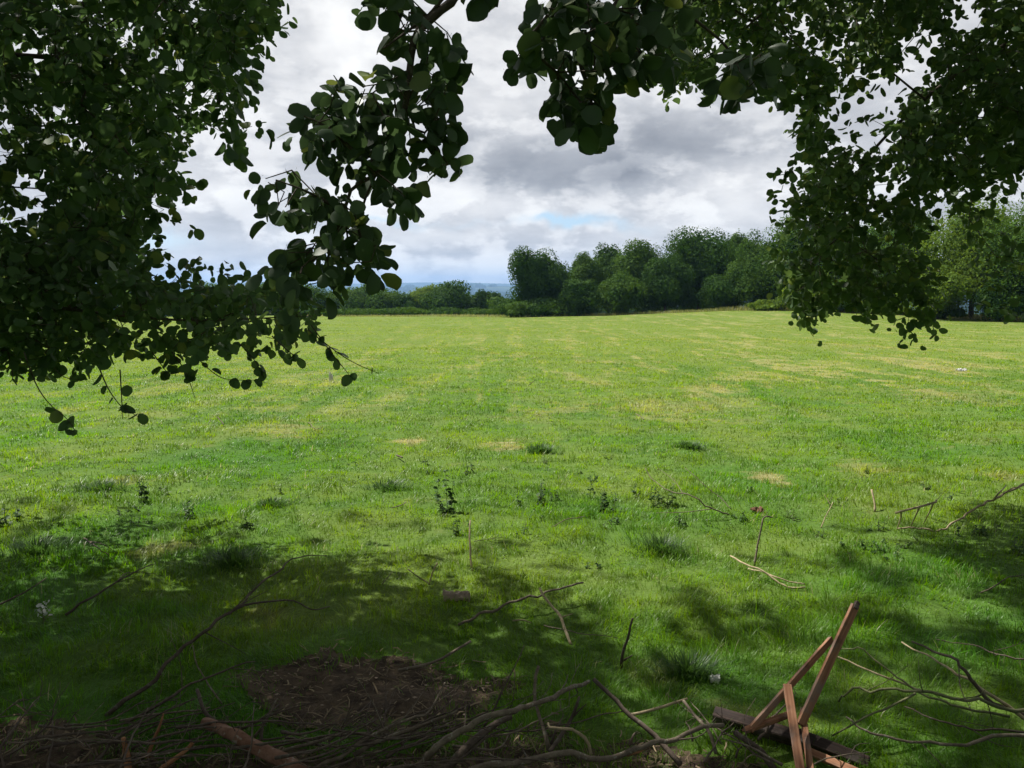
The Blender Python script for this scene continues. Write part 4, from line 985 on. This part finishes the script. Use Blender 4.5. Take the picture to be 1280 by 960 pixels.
S('wood_splinter', [(240, 928, .12), (232, 938, .1), (212, 952, .07), (196, 966, .04)], .008, .014, 'wood_orange', 'bright split wood piece at the bottom edge beside the log', 'splinter', 'split wood in the heap')
S('wood_splinter', [(783, 943, .05), (800, 938, .06), (815, 930, .05)], .010, .006, 'wood_orange', 'small orange wood chip behind the level branch', 'splinter', 'split wood in the heap')
where = ['far left corner', 'left of the stump', 'over the stump', 'under the splinter', 'below the log', 'across the log', 'left of bottom centre', 'by the arching branch']
r3 = np.random.RandomState(12)
for i in range(60):
    x0 = r3.uniform(-40, 600); y0 = r3.uniform(905, 975); a = r3.normal(0, .55) + (0 if r3.rand() < .7 else 1.0); l = r3.uniform(70, 210)
    if r3.rand() < .5: a = -a
    x1 = x0 + l * math.cos(a); y1 = y0 - abs(l * math.sin(a)) * .55
    if y1 < 868: y1 = 868 + r3.uniform(0, 20)
    hh = r3.uniform(.02, .12)
    S('brush_branch', [(x0, y0, hh), ((x0 + x1) / 2 + r3.normal(0, 8), (y0 + y1) / 2 + r3.normal(0, 6), hh + .04), (x1, y1, hh + r3.uniform(0, .08))], r3.uniform(.003, .009), r3.uniform(.0015, .003),
      ['stick_dark', 'stick_dark', 'stick_mid', 'stick_dark'][r3.randint(4)], 'thin dark brushwood branch tangled in the heap along the bottom left', 'branch', 'tangled thin branches of the heap', twigs=r3.randint(2, 6))
for i in range(14):
    x0 = r3.uniform(600, 1000); y0 = r3.uniform(925, 975); x1 = x0 + r3.uniform(-110, 110); y1 = y0 - r3.uniform(5, 60); hh = r3.uniform(.01, .07)
    S('brush_branch', [(x0, y0, hh), ((x0 + x1) / 2, (y0 + y1) / 2 - 5, hh + .03), (x1, y1, hh)], r3.uniform(.003, .008), .002, ['stick_dark', 'stick_mid'][r3.randint(2)],
      'thin twig lying under the bigger branches at bottom centre', 'twig', 'small twigs under the centre branches', twigs=2)

# ------------------------------------------------------------------ broken wooden frame
def batten(name, p0, p1, w, t, mat, parent, face=(0, -1, 0), tw=0.0):
    """rectangular batten from p0 to p1 with its broad side turned towards face"""
    p0 = np.array(p0); p1 = np.array(p1); L_ = np.linalg.norm(p1 - p0); X = (p1 - p0) / L_
    Nn = np.array(face, float); Nn -= X * Nn.dot(X); Nn /= np.linalg.norm(Nn); W = np.cross(Nn, X)
    c, s = math.cos(tw), math.sin(tw); Nn, W = Nn * c + W * s, W * c - Nn * s
    n = 14; V = []
    for i in range(n):
        u = i / (n - 1) * L_; jw = 1 + .05 * (rs.rand() - .5)
        a, b = w / 2 * jw, t / 2 * jw; ch = min(a, b) * .16
        for (y, z) in ((-a + ch, -b), (a - ch, -b), (a, -b + ch), (a, b - ch), (a - ch, b), (-a + ch, b), (-a, b - ch), (-a, -b + ch)):
            V.append((u + (.012 * (rs.rand() - .5) if i in (0, n - 1) else 0), y, z))
    k = 8; q = []
    for i in range(n - 1):
        for j in range(k): q.append((i * k + j, i * k + (j + 1) % k, (i + 1) * k + (j + 1) % k, (i + 1) * k + j))
    caps = np.array([[k - 1 - j for j in range(k)], [(n - 1) * k + j for j in range(k)]])
    o = mesh_np(name, np.array(V), [np.array(q), caps], mat, parent, smooth=False)
    mt = mathutils.Matrix(((X[0], W[0], Nn[0], p0[0]), (X[1], W[1], Nn[1], p0[1]), (X[2], W[2], Nn[2], p0[2]), (0, 0, 0, 1)))
    if parent is not None: mt = mathutils.Matrix.Translation(parent.location).inverted() @ mt
    o.matrix_local = mt
    return o
b0 = gp(1000, 955, 0)
fr = empty('broken_wooden_frame', b0, 'broken frame of reddish wooden battens propped up at the lower right', 'wooden frame')
o = batten('batten', at(1069, 757, 3.02), gp(1001, 905, .10), .030, .020, M['plank'], fr, (-.75, -.6, .1), .9); o['label'] = 'long batten rising to a dark splintered tip'
batten('batten', at(1039, 799, 3.0), gp(938, 912, .10), .022, .018, M['plank'], fr, (-.3, -.9, .3), .3)['label'] = 'slanting thin batten on the left'
batten('batten', gp(931, 913, .10), at(992, 891, 2.84), .020, .018, M['plank'], fr, (0, -.5, .8), .2)['label'] = 'short cross batten at the foot'
batten('batten', at(984, 856, 2.80), gp(1004, 985, .02), .030, .022, M['plank'], fr, (-.35, -.9, .1), .25)['label'] = 'front batten standing upright'
batten('batten', at(1003, 888, 2.88), gp(1016, 985, .03), .030, .018, M['plank'], fr, (.4, -.8, 0), .3)['label'] = 'dark reddish batten behind the front one'
batten('splintered_tip', at(1068, 761, 3.012), at(1072, 753, 3.022), .026, .017, M['plank_dark'], fr, (-.75, -.6, .1), .9)
beam = empty('old_beam', gp(960, 905, .0), 'rotten dark timber beam lying under the reddish frame', 'beam')
batten('beam_timber', gp(893, 893, .05), gp(1006, 926, .04), .050, .045, M['plank_dark'], beam, (0, -.6, .8), .2)
batten('beam_timber', gp(998, 920, .03), gp(1085, 955, .005), .044, .045, M['plank_dark'], beam, (0, -.6, .8), -.1)
batten('board', gp(1012, 940, .05), gp(1100, 978, .03), .030, .014, M['plank'], None, (0, -.6, .8), .15)
bo = bpy.context.scene.objects['board']; tag(bo, 'thin reddish board lying in front of the dark beam', 'board')
S('brush_branch', [(918, 915, .10), (935, 925, .09), (950, 938, .06), (968, 962, .02)], .014, .016, 'stick_dark', 'thick black branch stub under the dark beam', 'branch', BG)

# ------------------------------------------------------------------ litter
def litter():
    r_ = np.random.RandomState(5)
    n = 5200; x = r_.uniform(-2.8, .9, n); y = r_.uniform(2.2, 4.0, n)
    ok = soil_mask(x, y) > r_.uniform(-.15, .15, n); x, y = x[ok], y[ok]; n = len(x)
    z = H(x, y) + .018 + r_.uniform(0, .012, n)
    L_ = r_.uniform(.01, .07, n); a = r_.uniform(0, PI, n); w = r_.uniform(.0012, .0035, n)
    d = np.stack([np.cos(a), np.sin(a), r_.normal(0, .22, n)], 1) * L_[:, None] / 2; s = np.stack([-np.sin(a), np.cos(a), r_.normal(0, .4, n)], 1) * w[:, None]
    P = np.stack([x, y, z], 1); m = P + r_.normal(0, .004, (n, 3)); 
    V = np.stack([P - d - s, P - d + s, m + s, m - s, P + d + s, P + d - s], 1).reshape(-1, 3); b = (np.arange(n) * 6)[:, None]
    F = np.concatenate([b + np.array([0, 1, 2, 3]), b + np.array([3, 2, 4, 5])])
    rr = np.repeat(np.clip(r_.beta(1.3, 2.6, n), 0, 1), 6)
    o = mesh_np('twig_litter', V, [F], M['straw'], attrs={'rnd': rr}); tag(o, 'brown bark shreds, straw and twig litter on the bare soil', 'litter', kind='stuff')
    # pale chips
    g = Geo()
    for i in range(90):
        x = r_.uniform(-1.3, .1); y = r_.uniform(2.85, 3.7)
        if soil_mask(np.array([x]), np.array([y]))[0] < .05: continue
        c = np.array([x, y, h1(x, y) + .024]); s = r_.uniform(.003, .009)
        v = unit(r_.normal(size=(6, 3))) * s * np.array([1.4, 1, .5]) + c
        v = c + np.array([(1.5, 0, 0), (0, 1, 0), (-1.3, .2, 0), (0, -1, 0), (.1, 0, .6), (0, 0, -.5)]) * s
        g.add(v, [np.array([(0, 1, 4), (1, 2, 4), (2, 3, 4), (3, 0, 4), (1, 0, 5), (2, 1, 5), (3, 2, 5), (0, 3, 5)])])
    o = mesh_np('pale_wood_chips', g.verts(), g.faces(), M['board'], smooth=False); tag(o, 'tiny pale wood chips scattered on the soil', 'chips', kind='stuff')
litter()

# ------------------------------------------------------------------ weeds, tussocks, bits in the grass
def weed(px, py, hgt, w, mat, label, seed, name='nettle_plant', nst=4, cat='weed', group='weeds in the grass', dens=22):
    r_ = np.random.RandomState(seed); b = gp(px, py)
    SV = []; LP = []; LD = []; LS = []
    for i in range(nst):
        r0 = np.array([r_.normal(0, w * .45), r_.normal(0, w * .45), 0]) * (i > 0); hh = hgt * (1 if i == 0 else r_.uniform(.45, .9))
        p0 = b + r0; p0[2] = h1(p0[0], p0[1]) - .01; tip = p0 + np.array([r_.normal(0, .12) * hh, r_.normal(0, .12) * hh, hh])
        q = spline(np.array([p0, (p0 + tip) / 2 + r_.normal(0, .01, 3), tip]), 10)
        SV.append(tube(q, np.linspace(.003, .0012, 10), 5, .1))
        for j in range(int(dens * hh / .25) + 5):
            t = r_.uniform(.08, 1); c = q[min(9, int(t * 9.99))]; aa = r_.uniform(0, 2 * PI)
            LP.append(c); LD.append((math.cos(aa), math.sin(aa), r_.uniform(-.4, .5))); LS.append((.055 - .032 * t) * r_.uniform(.6, 1.2) * (hgt / .28) ** .4)
    t = empty(name, b, label, cat, group)
    for v, f in SV: child('stem', v, f, M['stick_olive'], t)
    LP = np.array(LP); LD = np.array(LD); v, f, a = leaf_arrays(LP, LD, unit(r_.normal(0, .4, LP.shape) + np.array([0, 0, 1])), np.array(LS), 1)
    child('leaves', v, f, M[mat], t, attrs={'rnd': a})
for i, a in enumerate(((560, 641, .34, .05, 'weed', 'tallest dark nettle standing left of centre in the sunny grass', 3), (574, 668, .12, .12, 'weed', 'small bushy weed at the foot of the tallest nettle', 4),
    (676, 628, .20, .07, 'weed', 'upright nettle of medium height right of the tallest one', 4), (690, 625, .10, .07, 'weed', 'short weed touching the medium nettle on its right', 3), (648, 632, .10, .08, 'weed', 'low weed between the tallest and the medium nettle', 3),
    (757, 640, .20, .10, 'weed', 'bushy nettle right of centre, twin-topped', 5), (736, 622, .16, .05, 'weed', 'thin nettle just left of the twin-topped one', 2), (771, 655, .10, .06, 'weed', 'small weed below right of the twin-topped nettle', 3),
    (795, 622, .14, .06, 'weed', 'thin nettle left of the arching grey branch', 3), (815, 630, .16, .12, 'weed', 'nettle with spreading leaves under the arching branch', 5), (838, 632, .20, .14, 'weed_light', 'light green bushy weed beside the arching branch', 7),
    (735, 710, .06, .10, 'weed', 'low dark clover-like clump right of the lone upright stick', 4), (666, 652, .07, .06, 'weed', 'tiny dark weed below the medium nettle', 2),
    (179, 628, .22, .10, 'weed', 'dark nettle standing in the left grass', 4), (160, 640, .10, .10, 'weed', 'low weed left of the left-hand nettle', 3), (210, 618, .12, .06, 'weed_light', 'pale small weed right of the left-hand nettle', 3), (232, 648, .14, .12, 'weed', 'spreading weed right of the pale small weed', 5),
    (3, 656, .24, .12, 'weed', 'dark nettle clump cut by the left edge of photo', 7), (165, 655, .08, .08, 'weed', 'low weed below the left-hand nettle', 3), (1090, 692, .10, .22, 'weed', 'broad low weed patch in the right grass', 12), (1125, 684, .08, .12, 'weed_light', 'pale low weeds beside the broad weed patch', 6),
    (1225, 668, .12, .14, 'weed', 'low bushy weed under the long pale branch', 6), (928, 650, .08, .08, 'weed', 'small dark weed at the tip of the arching branch', 4), (1050, 632, .08, .1, 'weed_light', 'small weed beside the slanting thin stick', 4),
    (1190, 625, .07, .08, 'weed', 'small dark weed above the legged branch', 4), (588, 590, .10, .06, 'weed', 'far small weed above the tallest nettle', 3), (532, 582, .10, .06, 'weed', 'far small weed above left of the tallest nettle', 3),
    (1268, 690, .12, .15, 'weed', 'dark weed by the right photo edge', 6))):
    weed(*a[:6], 400 + i, nst=a[6])
r4 = np.random.RandomState(9)
for i in range(34):
    weed(r4.uniform(120, 1240), r4.uniform(572, 672), r4.uniform(.04, .10), r4.uniform(.04, .12), ['weed', 'weed_light'][r4.randint(2)], 'small low leafy weed among the grass between the nettles', 600 + i, name='low_weed', nst=r4.randint(2, 5), group='small low weeds in the grass')
def tussock(px, py, w, hgt, label, seed, mat='dark_grass', n=420):
    r_ = np.random.RandomState(seed); b = gp(px, py); rr = np.abs(r_.normal(0, .55, n)) * w; th = r_.uniform(0, 2 * PI, n)
    x = b[0] + rr * np.cos(th) * (1 + .2 * np.sin(2 * th + seed)); y = b[1] + rr * np.sin(th) * .6
    v, f, a = blades(np.stack([x, y, H(x, y) - .005], 1), hgt * r_.uniform(.5, 1.2, n), .004 * r_.uniform(.7, 1.6, n) * max(1, b[1] / 5), th + r_.normal(0, .5, n), r_.uniform(.3, 1.1, n), r_.rand(n))
    o = own('grass_tussock', v, f, M[mat], attrs={'rnd': a}); tag(o, label, 'tussock', 'tussocks of darker grass')
for i, a in enumerate(((827, 690, .20, .13, 'dark blue-green tussock in the middle of the right grass'), (676, 566, .18, .12, 'small dark tussock right of the straw heap'), (290, 705, .24, .12, 'dark tussock above the long arching branch'),
    (862, 560, .2, .1, 'dark flat tussock in the far right grass'), 
     (490, 612, .22, .10, 'low tussock left of the tallest nettle'), (128, 612, .26, .10, 'dark tussock above left of the left-hand nettle'),
     (860, 845, .14, .12, 'shaded tussock above the pale stick near the beam'), (45, 690, .25, .12, 'shaded tussock near the left photo edge'), (340, 632, .15, .08, 'small tussock right of the spreading weed'))):
    tussock(*a, 500 + i)
# white flower tuft
r_ = np.random.RandomState(77); b = gp(57, 779); fl = empty('white_flower_tuft', b, 'small tuft of white petals in the shaded left grass', 'flower')
LP = b + np.array([0, 0, .08]) + r_.normal(0, .022, (26, 3)); v, f, a = leaf_arrays(LP, unit(r_.normal(size=(26, 3))), unit(r_.normal(size=(26, 3)) + np.array([0, -.6, .6])), r_.uniform(.012, .03, 26), 1)
child('petals', v, f, M['white'], fl, attrs={'rnd': a})
g = Geo()
for i in range(5): g.add(*tube(spline(np.array([b + r_.normal(0, .01, 3), b + np.array([0, 0, .04]) + r_.normal(0, .01, 3), LP[i]]), 5), .0015, 5))
child('stem', g.verts(), g.faces(), M['stick_olive'], fl)
# bark slabs and molehill bits
def slab(px, py, w, d, h, mat, label, cat, name, seed, n=9):
    r_ = np.random.RandomState(seed); b = gp(px, py, .0); g = Geo()
    xs = np.linspace(-w / 2, w / 2, n + 1); ys = np.linspace(-d / 2, d / 2, 6); X, Y = np.meshgrid(xs, ys, indexing='ij')
    edge = 1 - .25 * r_.rand(*X.shape); X = X * edge; Y = Y * (1 - .2 * r_.rand(*Y.shape)); Z = h * (1 - (Y / (d / 2)) ** 2) + r_.normal(0, h * .22, X.shape) + .015
    T_ = np.stack([X.ravel() + b[0], Y.ravel() + b[1], Z.ravel() + b[2]], 1); Bm = T_ - np.array([0, 0, .012]); m = len(T_)
    I = np.arange(m).reshape(X.shape); q = np.stack([I[:-1, :-1], I[1:, :-1], I[1:, 1:], I[:-1, 1:]], -1).reshape(-1, 4)
    bd = np.concatenate([I[:, 0], I[-1, 1:], I[::-1, -1][1:], I[0, ::-1][1:-1]]); b2 = np.roll(bd, -1)
    o = own(name, np.vstack([T_, Bm]), [q, q[:, ::-1] + m, np.stack([bd, bd + m, b2 + m, b2], 1)], M[mat], smooth=False); tag(o, label, cat)
slab(571, 750, .17, .09, .035, 'board', 'pale pinkish piece of bark lying in shaded grass above the soil', 'bark', 'bark_piece', 3)
slab(946, 641, .10, .07, .03, 'log', 'small reddish-brown bark piece by the bent-tip stick', 'bark', 'bark_piece', 4)
slab(1201, 464, .28, .10, .05, 'white', 'small white scrap lying far out in the right field', 'scrap', 'white_scrap', 5)
slab(893, 853, .05, .03, .02, 'white', 'tiny white flake in shaded grass above the beam end', 'scrap', 'white_scrap', 6)
slab(414, 478, .10, .06, .16, 'white', 'small pale scrap in the field under the left twig tips', 'scrap', 'white_scrap', 8)
